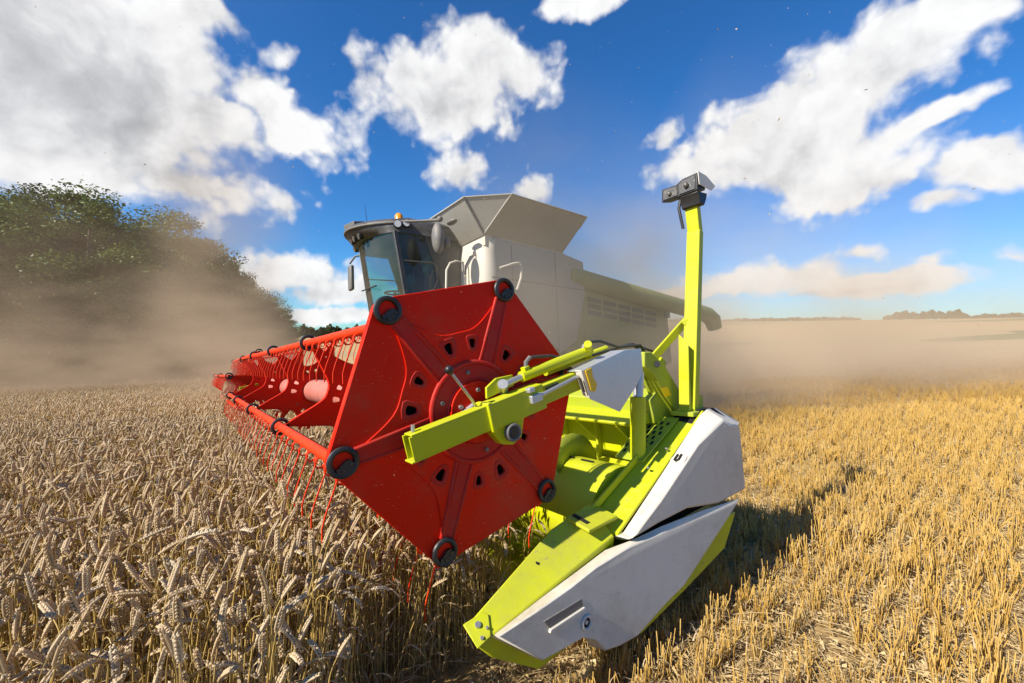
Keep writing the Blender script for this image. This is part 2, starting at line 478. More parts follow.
# ---- reel arm ---------------------------------------------------------------
TY = 0.125
def ax(f, dz=0.0, y=TY):           # a point along the arm, f = distance behind the tip
    return (0.352 - 0.977 * f, y, -0.083 + 0.213 * f + dz)
arm = part('reel_arm', MB().bar(ax(0.36), ax(1.22), 0.055, 0.085), 'green', 0.004)
mb = MB()                                                # open square tube at the tip
a, b = ax(0.0), ax(0.42)
for dz in (-0.046, 0.046): mb.bar((a[0], a[1], a[2] + dz), (b[0], b[1], b[2] + dz), 0.062, 0.007)
for dy in (-0.0275, 0.0275): mb.bar((a[0], a[1] + dy, a[2]), (b[0], b[1] + dy, b[2]), 0.007, 0.085)
obj('open_tube', mb, 'green', arm, 0.002)
obj('tube_inside', MB().bar(ax(0.06), ax(0.4), 0.045, 0.082), 'hole', arm)
mb = MB().bar(ax(0.33), ax(0.62), 0.078, 0.108).bar(ax(0.325), ax(0.345), 0.088, 0.118)
obj('slide_sleeve', mb, 'green', arm, 0.004)
obj('sleeve_bracket', MB().prism([(0.0, 0.055), (-0.14, 0.1), (-0.135, 0.145), (-0.05, 0.135), (0.0, 0.1)], 0.085, 0.098), 'green', arm, 0.002)
mb = MB().prism([(0.03, -0.06), (-0.15, -0.02), (-0.13, -0.11), (-0.085, -0.135), (-0.03, -0.125)], 0.10, 0.15)
obj('bearing_bracket', mb, 'green', arm, 0.006)
mb = MB().cyl((-0.075, 0.02, -0.082), (-0.075, 0.165, -0.082), 0.036, 24).torus((-0.075, 0.168, -0.082), 0.03, 0.008, 24, 8)
obj('drive_knob', mb, 'grey', arm, 0.003)
obj('knob_cap', MB().cyl((-0.075, 0.16, -0.082), (-0.075, 0.176, -0.082), 0.022, 16), 'black', arm, 0.002)
obj('slide_rod', MB().tube([(-0.218,0.172,0.051), (-0.593,0.172,0.162)], 0.009, 12), 'chrome', arm)
obj('rod_clamp', MB().box((-0.197,0.170,0.044), (0.06, 0.022, 0.034), (0, 0.22, 0)).box((-0.167,0.170,0.080), (0.03, 0.03, 0.02), (0, 0.22, 0)), 'steel', arm, 0.003)
obj('lift_cylinder', MB().tube([(-0.178,0.100,0.133), (-0.623,0.100,0.241)], 0.024, 18).cyl((-0.639,0.070,0.212), (-0.555,0.150,0.269), 0.02, 12).box((-0.207,0.100,0.157), (0.03, 0.03, 0.04), (0, 0.3, 0)), 'green', arm, 0.002)
obj('cylinder_rod', MB().tube([(-0.075,0.100,0.101), (-0.189,0.100,0.136)], 0.014, 14).cyl((-0.094,0.080,0.083), (-0.066,0.120,0.111), 0.022, 12), 'chrome', arm)
obj('rear_cylinder', MB().tube([(-0.380,0.030,0.145), (-0.853,0.010,0.247)], 0.02, 14), 'green', arm)
obj('hydraulic_hose', MB().tube([(-0.208,0.100,0.166), (-0.216,0.100,0.205), (-0.251,0.100,0.217), (-0.362,0.090,0.219), (-0.544,0.070,0.195), (-0.755,0.050,0.225), (-1.059,0.030,0.272), (-1.295,0.020,0.221)], 0.0075, 8), 'hose', arm)
obj('hydraulic_hose', MB().tube([(-0.581,0.100,0.257), (-0.626,0.100,0.281), (-0.713,0.090,0.286), (-0.880,0.070,0.254), (-1.106,0.050,0.264), (-1.209,0.040,0.174), (-1.324,0.040,0.085), (-1.383,0.040,0.027), (-1.367,0.040,-0.015)], 0.0075, 8), 'hose', arm)
obj('hydraulic_hose', MB().tube([(-0.969,0.000,0.251), (-1.062,0.000,0.273), (-1.109,0.020,0.254), (-1.191,0.040,0.187)], 0.007, 8), 'hose', arm)
obj('hose_fitting', MB().tube([(-0.207,0.100,0.153), (-0.209,0.100,0.196), (-0.233,0.100,0.217)], 0.010, 8), 'grey', arm)
obj('hose_fitting', MB().tube([(-0.573,0.100,0.242), (-0.582,0.100,0.266)], 0.011, 8), 'grey', arm)
obj('tip_bolt', MB().cyl(ax(0.02, 0.05), ax(0.02, 0.075), 0.007, 8), 'chrome', arm)
obj('warning_plate', MB().solid([(-0.254,0.166,0.082), (-0.332,0.166,0.102), (-0.330,0.166,0.085), (-0.259,0.166,0.068)], (0, 0.002, 0)), 'black', arm)
# bright sheet-metal guard at the pivot
G = [(-0.444,0.200,0.145), (-0.768,0.200,0.234), (-0.901,0.200,0.239), (-0.906,0.200,0.117), (-0.849,0.200,0.054), (-0.702,0.200,-0.066), (-0.494,0.200,0.015)]
guard = part('pivot_guard', MB().solid(G, (0, -0.004, 0)).solid([G[0], G[1], (G[1][0], G[1][1] - 0.09, G[1][2]), (G[0][0], G[0][1] - 0.09, G[0][2])], (0, 0, -0.004)).solid([G[1], G[2], (G[2][0], G[2][1] - 0.09, G[2][2]), (G[1][0], G[1][1] - 0.09, G[1][2])], (0, 0, -0.004)), 'steel', 0.002)
F1 = [(-0.445,0.160,0.150), (-0.441,0.203,0.147), (-0.491,0.203,0.015), (-0.489,0.160,0.032)]
obj('front_flange', MB().solid(F1, (-0.006, 0, 0)), 'white', guard, 0.002)
obj('flange_slot', MB().solid([(-0.442,0.192,0.113), (-0.443,0.200,0.113), (-0.467,0.200,0.049), (-0.464,0.192,0.049)], (0.004, 0.002, 0)), 'hole', guard)
obj('amber_reflector', MB().solid([(-0.464,0.203,0.146), (-0.509,0.203,0.158), (-0.515,0.203,0.114), (-0.540,0.203,0.080), (-0.527,0.203,0.046), (-0.497,0.203,0.053)], (0, 0.005, 0)), 'yellow', guard, 0.002)
# carrier the arm hangs on
mb = MB()
cpts = [(-1.097,0.060,0.223), (-1.224,0.060,0.114), (-1.361,0.050,-0.026), (-1.500,0.050,-0.188)]
mb.prism([(-1.088,0.060,0.224)[::2], (-1.155,0.060,0.222)[::2], (-1.278,0.060,0.142)[::2], (-1.413,0.060,-0.006)[::2], (-1.588,0.060,-0.191)[::2], (-1.424,0.060,-0.203)[::2], (-1.260,0.060,-0.030)[::2], (-1.162,0.060,0.094)[::2], (-1.080,0.060,0.138)[::2]], 0.02, 0.09)
carrier = part('arm_carrier', mb, 'green_dirty', 0.006)
obj('carrier_plate', MB().solid([(-1.143,0.020,0.107), (-1.232,0.020,0.102), (-1.395,0.020,-0.154), (-1.308,0.020,-0.157)], (0, -0.02, 0)), 'green_dirty', carrier, 0.003)
obj('lift_strut', MB().tube([(-0.968,0.090,-0.394), (-1.003,0.090,-0.024)], 0.042, 20), 'green', carrier, 0.003)
obj('strut_rod', MB().tube([(-1.003,0.090,-0.024), (-1.026,0.090,0.112)], 0.028, 16), 'steel', carrier)
obj('warning_sticker', MB().solid([(-1.222,0.094,0.009), (-1.284,0.094,0.011), (-1.320,0.094,-0.040), (-1.257,0.094,-0.046)], (0, 0.002, 0)), 'yellow', carrier)
obj('inner_strut', MB().bar((-1.428,-0.000,-0.146), (-1.261,-0.000,0.101), 0.04, 0.03), 'red_worn', carrier, 0.003)

# ---- header table, auger, divider --------------------------------------------
W_FAR = -12.35
prof = [(-1.25, -0.2), (-1.27, -0.55), (-1.25, -0.82), (-1.12, -0.97), (-0.85, -1.02), (-0.62, -1.03), (-0.5, -1.06), (-0.5, -1.075), (-0.64, -1.06), (-0.88, -1.05), (-1.15, -1.0), (-1.29, -0.84), (-1.31, -0.55), (-1.29, -0.2)]
table = part('header_table', MB().prism(prof, 0.09, W_FAR), 'green')
mb = MB().prism([(-1.18, -0.06), (-1.2, -0.2), (-1.42, -0.22), (-1.42, -0.04), (-1.3, 0.0)], 0.05, W_FAR)
obj('top_beam', mb, 'green_dirty', table, 0.008)
obj('beam_ledge', MB().prism([(-1.02, -0.185), (-1.2, -0.13), (-1.24, -0.135), (-1.24, -0.2), (-1.03, -0.2)], 0.02, W_FAR), 'green', table, 0.004)
mb = MB()
for i in range(40):
    y = -0.1 - i * 0.31
    mb.box((-1.228, y, -0.42), (0.03, 0.02, 0.36)); 
    mb.prism([(-1.19, -0.205), (-1.03, -0.205), (-1.19, -0.33)], y - 0.006, y + 0.006)
obj('back_ribs', mb, 'green', table, 0.003)
obj('lower_ledge', MB().prism([(-1.12, -0.50), (-1.24, -0.46), (-1.255, -0.52), (-1.14, -0.56)], 0.05, W_FAR), 'green', table, 0.004)
mb = MB()
for i in range(160):                                     # knife fingers
    y = -0.15 - i * 0.0762
    mb.prism([(-0.51, -1.06), (-0.38, -1.08), (-0.51, -1.09)], y - 0.012, y + 0.012)
tag(obj('knife_fingers', mb, 'steel', table), kind='stuff')
AX, AZ = -0.83, -0.63
auger = part('auger', MB().tube([(AX, 0.08, AZ), (AX, -5.3, AZ)], 0.255, 40).tube([(AX, -6.9, AZ), (AX, W_FAR + 0.05, AZ)], 0.255, 40), 'green')
def flight(y0, turns, pitch, hand):
    A = []; B = []; n = int(turns * 32)
    for i in range(n + 1):
        t = 2 * PI * i / 32 * hand + 0.9; y = y0 - pitch * i / 32
        A.append((AX + 0.25 * math.cos(t), y, AZ + 0.25 * math.sin(t))); B.append((AX + 0.385 * math.cos(t), y - 0.012, AZ + 0.385 * math.sin(t)))
    return MB().strip(A, B)
o = obj('auger_flight', flight(-0.22, 8.9, 0.56, 1), 'green_dirty', auger); sm = o.modifiers.new('thick', 'SOLIDIFY'); sm.thickness = 0.007
o = obj('auger_flight', flight(-7.0, 9.0, 0.56, -1), 'green_dirty', auger); sm = o.modifiers.new('thick', 'SOLIDIFY'); sm.thickness = 0.007
obj('auger_wear_strip', MB().box((AX + 0.02, -0.13, AZ + 0.258), (0.018, 0.09, 0.004)).box((AX + 0.02, -0.28, AZ + 0.258), (0.018, 0.09, 0.004)).box((AX + 0.02, -0.43, AZ + 0.258), (0.018, 0.09, 0.004)), 'hole', auger)

def divider(name, wy=None):
    """near divider: deck, nose wedge and inner sheet"""
    d = part(name, MB().prism([(-0.40, -1.0), (-0.45, -0.62), (-0.55, -0.575), (-1.32, -0.185), (-1.42, -0.19), (-1.42, -1.0), (-1.2, -1.09)], 0.085, 0.097), 'green', 0.002)
    return d
div = divider('crop_divider')
# deck strip, stepped
O = [(-0.581,0.247,-0.594), (-0.931,0.247,-0.400), (-1.403,0.247,-0.127)]
I = [(-0.53, 0.115, -0.565), (-0.90, 0.112, -0.378), (-1.32, 0.10, -0.172)]
mb = MB().solid([O[0], O[2], I[2], I[0]], (0.0, 0, -0.018))
obj('deck', mb, 'green', div, 0.004)
obj('deck_front', MB().solid([(-0.405, 0.10, -0.515), (-0.405, 0.235, -0.535), (-0.60, 0.235, -0.525), (-0.60, 0.10, -0.505)], (0, 0, -0.016)), 'green', div, 0.004)
obj('deck_slot', MB().solid([(-0.43, 0.11, -0.514), (-0.43, 0.20, -0.527), (-0.45, 0.20, -0.525), (-0.45, 0.11, -0.512)], (0, 0, 0.003)), 'hole', div)
obj('deck_lip', MB().bar((-0.56, 0.112, -0.525), (-0.95, 0.11, -0.335), 0.012, 0.035), 'green', div, 0.002)
perf = []
def deck_pt(x, y): return (x, y, -0.565 + (-0.53 - x) * 0.4975 + 0.006)
mb = MB().solid([deck_pt(-0.93, 0.15), deck_pt(-1.30, 0.15), deck_pt(-1.30, -0.07), deck_pt(-0.93, -0.03)], (0, 0, 0.008))
pp = obj('perforated_step', mb, 'green_dirty', div, 0.002)
mb = MB()
for i in range(7):
    for j in range(4):
        x = -0.985 - i * 0.042; y = 0.115 - j * 0.04 - (i % 2) * 0.018
        c = deck_pt(x, y); mb.solid([(c[0] + 0.013, y + 0.008, c[2] + 0.0025), (c[0] - 0.013, y + 0.008, c[2] + 0.0155), (c[0] - 0.013, y - 0.008, c[2] + 0.0155), (c[0] + 0.013, y - 0.008, c[2] + 0.0025)], (0, 0, 0.001))
obj('step_openings', mb, 'hole', pp)
for x, y in ((-0.9, 0.2), (-1.05, 0.215)):
    obj('deck_bolt', MB().cyl(deck_pt(x, y), (x - 0.003, y, deck_pt(x, y)[2] + 0.008), 0.009, 8), 'grey', div)
# nose wedge
def nz(x, y): return -0.747 + 0.217 * (0.112 - x) - 0.75 * (y - 0.25)
top = [(x, y, nz(x, y)) for x, y in ((0.185, 0.185), (0.174, 0.25), (0.112, 0.249), (-0.555, 0.247), (-0.555, 0.10), (-0.364, 0.10), (-0.303, 0.10))]
low = [(0.15, 0.19, -0.80), (0.12, 0.25, -0.82), (-0.085, 0.252, -0.955), (-0.555, 0.20, -0.95), (-0.555, 0.12, -0.92), (-0.364, 0.10, -0.88), (-0.25, 0.10, -0.84)]
mb = MB(); nT = len(top)
mb.add(top + low, [tuple(range(nT)), tuple(range(2 * nT - 1, nT - 1, -1))] + [(i, i + nT, (i + 1) % nT + nT, (i + 1) % nT) for i in range(nT)])
nose = obj('divider_nose', mb, 'green', div, 0.006, angle=25)
obj('nose_plate', MB().solid([(x, y, nz(x, y) + 0.001) for x, y in ((0.195, 0.18), (0.182, 0.252), (0.125, 0.249), (0.10, 0.2), (0.115, 0.185))], (0.001, 0.004, 0.006)), 'green', div, 0.003)
for x, y, r in ((0.152, 0.205, 0.011), (0.158, 0.238, 0.006), (0.128, 0.226, 0.005)):
    obj('nose_bolt', MB().cyl((x, y, nz(x, y)), (x + 0.001, y + 0.009, nz(x, y) + 0.013), r, 8), 'chrome', div)
obj('nose_hole', MB().cyl((-0.17, 0.165, nz(-0.17, 0.165)), (-0.17, 0.1655, nz(-0.17, 0.165) + 0.001), 0.009, 12), 'hole', div)
# straw-guiding rod under the nose
# white side panels
T = [(0.112,0.250,-0.745), (-0.129,0.250,-0.699), (-0.325,0.250,-0.667), (-0.484,0.250,-0.639), (-0.610,0.300,-0.617), (-0.806,0.325,-0.602), (-1.141,0.335,-0.614), (-1.515,0.352,-0.636)]
K = [(0.137,0.305,-0.715), (-0.054,0.312,-0.692), (-0.204,0.317,-0.669), (-0.343,0.322,-0.639), (-0.542,0.329,-0.620), (-0.791,0.338,-0.626), (-1.130,0.350,-0.640), (-1.479,0.362,-0.653)]
Bt = [(-0.052,0.312,-0.875), (-0.258,0.319,-0.880), (-0.327,0.321,-0.920), (-0.375,0.323,-0.979), (-0.458,0.326,-0.995), (-0.575,0.330,-1.002), (-0.790,0.338,-0.942), (-0.930,0.343,-0.914), (-1.361,0.358,-0.711)]
Bt2 = [(p[0], p[1] - 0.075, p[2] - 0.022) for p in Bt]
mb = MB().strip(T, K).poly(K + Bt[::-1]).strip([K[0]] + Bt + [K[-1]], [(K[0][0], 0.25, K[0][2] - 0.02)] + Bt2 + [(K[-1][0], 0.28, K[-1][2])])
# weld the shared edges so that the bevel rounds them
def welded(mb):
    bm = bmesh.new(); me = mb.mesh('tmp'); bm.from_mesh(me); bmesh.ops.remove_doubles(bm, verts=bm.verts[:], dist=0.0008)
    bmesh.ops.recalc_face_normals(bm, faces=bm.faces[:])
    bm.verts.index_update()
    r = MB(); r.add([v.co[:] for v in bm.verts], [tuple(v.index for v in f.verts) for f in bm.faces]); bm.free(); bpy.data.meshes.remove(me); return r
lowp = obj('lower_side_panel', welded(mb), 'white', div, 0.012, fix=True, angle=50)
lowp['label'] = 'white lower side panel with a long recess'
S0, S1, S2, S3 = (-0.061,0.312,-0.740), (-0.253,0.319,-0.729), (-0.261,0.319,-0.761), (-0.087,0.313,-0.775)
def inset(name, loop, mat, dy=0.004, parent=lowp):
    return obj(name, MB().solid([(p[0], p[1] + dy, p[2]) for p in loop], (0, -0.012, 0)), mat, parent, 0.002)
inset('grip_recess', [S0, S1, S2, S3], 'grey')
inset('grip_lip', [S3, S2, (S2[0] - 0.006, S2[1], S2[2] - 0.012), (S3[0] + 0.006, S3[1], S3[2] - 0.012)], 'white', 0.012)
e = (-0.273,0.320,-0.826)
obj('latch_eye', MB().torus((e[0], e[1] + 0.004, e[2]), 0.024, 0.006, 20, 6).cyl((e[0], e[1] - 0.01, e[2]), (e[0], e[1] + 0.004, e[2]), 0.008, 10), 'white', lowp)
obj('latch_hole', MB().cyl((e[0], e[1] - 0.01, e[2]), (e[0], e[1] + 0.0025, e[2]), 0.023, 18), 'hole', lowp)
E0 = [(-0.630,0.250,-0.643), (-0.612,0.250,-0.602), (-0.925,0.250,-0.413), (-1.349,0.250,-0.150), (-1.432,0.250,-0.124)]
K0 = [(-0.571,0.330,-0.596), (-0.651,0.333,-0.544), (-0.792,0.338,-0.471), (-1.129,0.350,-0.264), (-1.401,0.359,-0.170)]
C2 = [(-1.003,0.345,-0.565), (-1.231,0.353,-0.292), (-1.494,0.362,-0.220)]
R0 = [(-1.666,0.323,-0.246), (-1.654,0.338,-0.613), (-1.328,0.336,-0.621)]
mb = MB().strip(E0, K0).poly(K0 + [C2[2], C2[1], C2[0], (-0.773,0.337,-0.576)]).poly([C2[0], C2[1], C2[2], R0[0], R0[1], R0[2]])
mb.poly([K0[4], E0[4], (-1.637,0.200,-0.143), (-1.930,0.200,-0.265), R0[0], C2[2]])
loop = [E0[0], K0[0], (-0.773,0.337,-0.576), C2[0], R0[2], R0[1], R0[0]]
back = [(p[0], p[1] - 0.09, p[2] - 0.01) for p in loop]
mb.strip(loop, back)
upp = obj('upper_side_panel', welded(mb), 'white', div, 0.012, angle=50)
ea, eb, ka = Vector(E0[2]), Vector(E0[3]), Vector(K0[2])
bn = (eb - ea).cross(ka - ea).normalized(); bn = bn if bn.z > 0 else -bn
c = Vector((-1.041,0.300,-0.356)); c = c - bn * (c - ea).dot(bn)
ud = (eb - ea).normalized(); vd = bn.cross(ud)
obj('round_latch', MB().tube([c - bn * 0.02, c + bn * 0.004], 0.047, 28), 'white', upp, 0.002)
obj('latch_slot', MB().tube([c + bn * 0.008 + ud * 0.028 + vd * 0.012, c + bn * 0.008 - ud * 0.012 + vd * 0.014, c + bn * 0.008 - ud * 0.02 + vd * 0.0, c + bn * 0.008 - ud * 0.01 - vd * 0.012, c + bn * 0.008 + ud * 0.028 - vd * 0.010], 0.006, 8), 'hole', upp)
mb = MB().prism([(-1.579,0.300,-0.738)[::2], (-1.422,0.300,-0.897)[::2], (-0.978,0.300,-0.977)[::2], (-0.628,0.300,-1.031)[::2], (-0.388,0.300,-0.694)[::2], (-0.660,0.300,-0.702)[::2]], 0.10, 0.305)
obj('divider_skirt', mb, 'green', div, 0.006)
mb = MB().prism([(-1.386,0.250,-0.125)[::2], (-1.537,0.250,-0.129)[::2], (-1.803,0.250,-0.258)[::2], (-1.795,0.250,-0.669)[::2], (-0.734,0.250,-0.668)[::2], (-0.631,0.250,-0.638)[::2]], 0.10, 0.235)
obj('divider_shade_fill', mb, 'hole', div)  # near-black block, the shade of the gap beside the deck put into its colour
# far divider, at the other end of the header
fd = MB().prism([(0.35, -0.95), (-0.45, -0.5), (-1.4, -0.15), (-1.7, -0.3), (-1.7, -0.95), (-0.5, -1.1)], W_FAR - 0.3, W_FAR)
far_div = part('crop_divider', fd, 'green', 0.02)
obj('end_cover', MB().prism([(0.1, -0.9), (-0.5, -0.55), (-1.35, -0.2), (-1.6, -0.35), (-1.55, -0.8), (-0.5, -1.0)], W_FAR - 0.42, W_FAR - 0.3), 'white', far_div, 0.03)
obj('far_reel_arm', MB().bar((0.3, W_FAR + 0.05, -0.06), (-1.1, W_FAR + 0.05, 0.25), 0.08, 0.1).bar((0.4, -6.11, -0.06), (-1.2, -6.11, 0.22), 0.09, 0.1), 'green', far_div)

# ---- marker mast with lamp ----------------------------------------------------
MX, MY = -1.30, 0.165
mtop = (-1.576,0.165,1.157); mbot = (-1.393,0.165,-0.155); mmid = (-1.590,0.165,0.972)
mb = MB().bar(mbot, mmid, 0.085, 0.05, up=(1, 0, 0)).bar(mmid, mtop, 0.08, 0.046, up=(1, 0, 0))
mast = part('lamp_mast', mb, 'green', 0.004)
lo = Vector(mbot)
obj('mast_gusset', MB().add([(lo.x + 0.03, lo.y - 0.035, lo.z), (lo.x + 0.03, lo.y + 0.03, lo.z), (lo.x + 0.06, lo.y + 0.03, lo.z), (lo.x + 0.06, lo.y - 0.035, lo.z), (lo.x + 0.02, lo.y + 0.03, lo.z + 0.42), (lo.x + 0.02, lo.y - 0.03, lo.z + 0.48)], [(0, 1, 2, 3), (3, 2, 4, 5), (0, 3, 5), (1, 4, 2), (0, 5, 4, 1)]), 'green', mast, 0.002)
obj('mast_foot', MB().box((lo.x + 0.01, lo.y, lo.z + 0.01), (0.16, 0.14, 0.025)).box((lo.x - 0.06, lo.y + 0.02, lo.z + 0.05), (0.05, 0.04, 0.11)), 'green_dirty', mast, 0.003)
obj('mast_brace', MB().bar((-1.530,0.100,0.409), (-1.158,0.060,0.152), 0.016, 0.05).tube([(-1.565,0.080,0.406), (-1.459,0.140,0.397)], 0.022, 12), 'green', mast, 0.002)
obj('brace_ear', MB().prism([(-1.284,0.030,0.154)[::2], (-1.330,0.030,0.189)[::2], (-1.369,0.030,0.157)[::2], (-1.357,0.030,0.096)[::2], (-1.302,0.030,0.026)[::2], (-1.246,0.030,0.090)[::2]], 0.02, 0.045), 'green', mast, 0.003)
obj('brace_pin', MB().cyl((-1.187,0.100,0.150), (-1.315,0.000,0.123), 0.018, 10), 'black', mast)
lz = 1.25; lx = mtop[0] + 0.02
def ly(y): return 0.248 - (0.335 - y) * 0.85
class Shift(MB):
    def add(s, vs, fs): return MB.add(s, [(v[0], ly(v[1]), v[2]) for v in vs], fs)
lamp = obj('work_lamp', Shift().add(
    [(lx + 0.05, 0.04, lz - 0.052), (lx + 0.05, 0.33, lz - 0.052), (lx + 0.04, 0.33, lz + 0.062), (lx + 0.04, 0.215, lz + 0.058), (lx + 0.04, 0.155, lz + 0.036), (lx + 0.04, 0.04, lz + 0.042),
     (lx - 0.055, 0.045, lz - 0.03), (lx - 0.055, 0.325, lz - 0.03), (lx - 0.055, 0.325, lz + 0.035), (lx - 0.055, 0.215, lz + 0.035), (lx - 0.055, 0.155, lz + 0.02), (lx - 0.055, 0.045, lz + 0.03)],
    [(0, 1, 2, 3, 4, 5), (11, 10, 9, 8, 7, 6), (0, 6, 7, 1), (1, 7, 8, 2), (2, 8, 9, 3), (3, 9, 10, 4), (4, 10, 11, 5), (5, 11, 6, 0)]), 'black', mast, 0.006)
obj('lamp_lens', Shift().solid([(lx + 0.0525, 0.058, lz - 0.040), (lx + 0.0525, 0.175, lz - 0.040), (lx + 0.044, 0.165, lz + 0.024), (lx + 0.044, 0.06, lz + 0.03)], (0.003, 0, 0)), 'lensdark', lamp, 0.001)
obj('lamp_lens', Shift().solid([(lx + 0.0525, 0.19, lz - 0.040), (lx + 0.0525, 0.312, lz - 0.040), (lx + 0.044, 0.312, lz + 0.048), (lx + 0.044, 0.215, lz + 0.042), (lx + 0.046, 0.19, lz + 0.027)], (0.003, 0, 0)), 'lensdark', lamp, 0.001)
obj('lamp_bulb', Shift().ball((lx + 0.056, 0.115, lz - 0.014), 0.016).ball((lx + 0.056, 0.25, lz + 0.0), 0.02), 'lensdark', lamp)
obj('lamp_hood', Shift().solid([(lx + 0.045, 0.332, lz + 0.066), (lx - 0.05, 0.335, lz + 0.058), (lx - 0.15, 0.34, lz + 0.012), (lx - 0.10, 0.34, lz - 0.028), (lx + 0.045, 0.336, lz - 0.02)], (0, 0.006, 0)), 'cream', lamp, 0.002)
obj('lamp_bracket', MB().prism([(lx + 0.045, lz - 0.055), (lx - 0.075, lz - 0.045), (lx - 0.06, lz - 0.085), (lx - 0.03, lz - 0.13), (lx + 0.02, lz - 0.13), (lx + 0.03, lz - 0.08)], MY - 0.05, MY + 0.075), 'black', lamp, 0.006)
obj('lamp_cable', MB().tube([(lx + 0.02, MY - 0.05, lz - 0.05), (lx + 0.03, MY - 0.062, lz - 0.12), (lx + 0.02, MY - 0.055, lz - 0.2), (lx + 0.015, MY - 0.05, lz - 0.25)], 0.01, 8), 'black', lamp)

# ---- feeder, body, wheels -----------------------------------------------------
YC = -5.85; YN = -4.2; YF = -7.5
part('feeder_house', MB().prism([(-1.3, -0.25), (-1.3, -0.95), (-3.4, -0.1), (-3.4, 0.7)], YC - 0.75, YC + 0.75), 'green_dirty', 0.02)
body = part('body', MB().prism([(-2.98, 0.35), (-3.0, 2.3), (-5.38, 2.2), (-5.38, 1.85), (-8.5, 1.5), (-8.6, 0.0), (-7.6, -0.25), (-5.0, -0.2), (-3.4, -0.15)], YN - 0.12, YF + 0.1), 'green_pale', 0.05)
# grey upper side sheet, slightly proud, with its rounded front corner
mb = MB().prism([(-3.12, 2.36), (-4.78, 2.28), (-5.36, 2.17), (-5.36, 1.5), (-5.05, 0.55), (-4.2, 0.1), (-3.2, 0.1)], YN - 0.05, YN + 0.01)
obj('grey_side_panel', mb, 'tank', body, 0.03)
obj('panel_seam', MB().box((-4.2, YN + 0.013, 1.62), (2.3, 0.006, 0.014), (0, -0.03, 0)).box((-3.5, YN + 0.013, 1.3), (0.012, 0.006, 1.9)).box((-4.55, YN + 0.013, 1.95), (0.012, 0.006, 0.6)).box((-4.55, YN + 0.013, 0.95), (0.012, 0.006, 1.2)), 'grey', body)
mb = MB()
for i in range(9):
    a0 = i / 8 * PI / 2
    pass
fr = [(-2.98, -5.02), (-2.955, -4.6), (-2.97, -4.36), (-3.03, -4.24), (-3.13, -4.19), (-3.2, -4.195)]
A_ = [(p[0], p[1], 2.30 + (0.04 if i < 4 else 0)) for i, p in enumerate(fr)]; B_ = [(p[0], p[1], 0.3) for p in fr]
mb = MB(); mid = [(p[0] + 0.04, p[1], 2.12) for p in fr]; mb.strip(A_, mid); mb.strip(mid, [(p[0] + 0.05, p[1], 1.2) for p in fr]); mb.strip([(p[0] + 0.05, p[1], 1.2) for p in fr], B_)
o = obj('white_corner_panel', welded(mb), 'cream', body, angle=60)
obj('panel_opening', MB().tube([(-2.925, -4.72, 1.36), (-2.895, -4.72, 1.36)], 0.14, 20).box((-2.91, -4.72, 1.2), (0.03, 0.28, 0.3)), 'grey', body)
# engine bay side: vent rows
mb = MB()
vents = MB()
for r in range(3):
    for i in range(5):
        x = -5.75 - i * 0.5; z = 1.42 - r * 0.14 - i * 0.052
        vents.box((x, YN - 0.112, z), (0.44, 0.02, 0.10), (0, -0.105, 0))
obj('vent_slots', vents, 'black', body)
obj('engine_cover', MB().prism([(-5.45, 1.78), (-8.3, 1.45), (-8.45, 1.0), (-8.3, 0.2), (-5.4, 0.3)], YN - 0.14, YN - 0.105), 'green_pale', body, 0.03)
obj('engine_deck', MB().prism([(-5.38, 2.2), (-5.38, 1.8), (-8.4, 1.45), (-8.2, 1.75), (-6.6, 2.0)], YN - 0.7, YF + 0.3), 'green_pale', body, 0.06)
obj('lower_skirt', MB().prism([(-3.4, 0.1), (-5.1, 0.5), (-5.5, 0.2), (-7.4, 0.2), (-7.6, -0.3), (-5.8, -0.5), (-5.4, -0.1), (-3.4, -0.1)], YN - 0.16, YN - 0.06), 'green_pale', body, 0.03)

# grain tank extension
FB = [(-2.98, YF + 0.1, 2.36), (-2.96, -4.3, 2.36)]
tank = part('grain_tank', MB().solid([(-3.0, -4.3, 2.34), (-4.76, -4.22, 2.28), (-4.9, YF + 0.2, 2.3), (-3.0, YF + 0.2, 2.36)], (0, 0, -0.05)), 'tank')
c_in = (-2.940,-4.200,2.374); c_out = (-3.10, -3.6, 2.886); c_front = (-2.53, -4.13, 2.90)
s_rb = (-4.764, -4.2, 2.281); s_rt = (-4.863, -3.6, 2.83)
obj('front_flap', MB().solid([c_in, c_front, (-2.53, YF - 0.2, 2.92), (-2.95, YF, 2.36)], (-0.012, 0, -0.01)), 'tank', tank)
obj('side_flap', MB().solid([c_in, s_rb, s_rt, c_out], (0, -0.012, 0.008)), 'tank', tank)
obj('corner_infill', MB().solid([c_in, c_out, c_front], (-0.01, -0.01, 0)), 'tank', tank)
obj('rear_flap', MB().solid([s_rb, s_rt, (-5.3, -4.2, 2.85), (-5.3, YF + 0.2, 2.85), (-4.764, YF + 0.2, 2.3)], (-0.012, 0, 0)), 'tank', tank)
obj('far_flap', MB().solid([(-2.95, YF, 2.36), (-3.1, YF - 0.6, 2.9), (-4.85, YF - 0.6, 2.85), (-4.764, YF, 2.3)], (0, 0.012, 0)), 'tank', tank)
obj('flap_edge', MB().tube([c_out, s_rt], 0.014, 8).tube([c_in, c_out], 0.014, 8).tube([c_front, c_out], 0.012, 8).tube([c_front, (-2.53, YF - 0.2, 2.92)], 0.014, 8), 'tank', tank)
obj('corner_hinge', MB().tube([c_in, c_front], 0.02, 8), 'grey', tank)
obj('tank_base', MB().prism([(-2.97, 2.2), (-2.97, 2.39), (-4.8, 2.31), (-5.0, 2.1)], YN - 0.02, YF + 0.1), 'cream', tank)
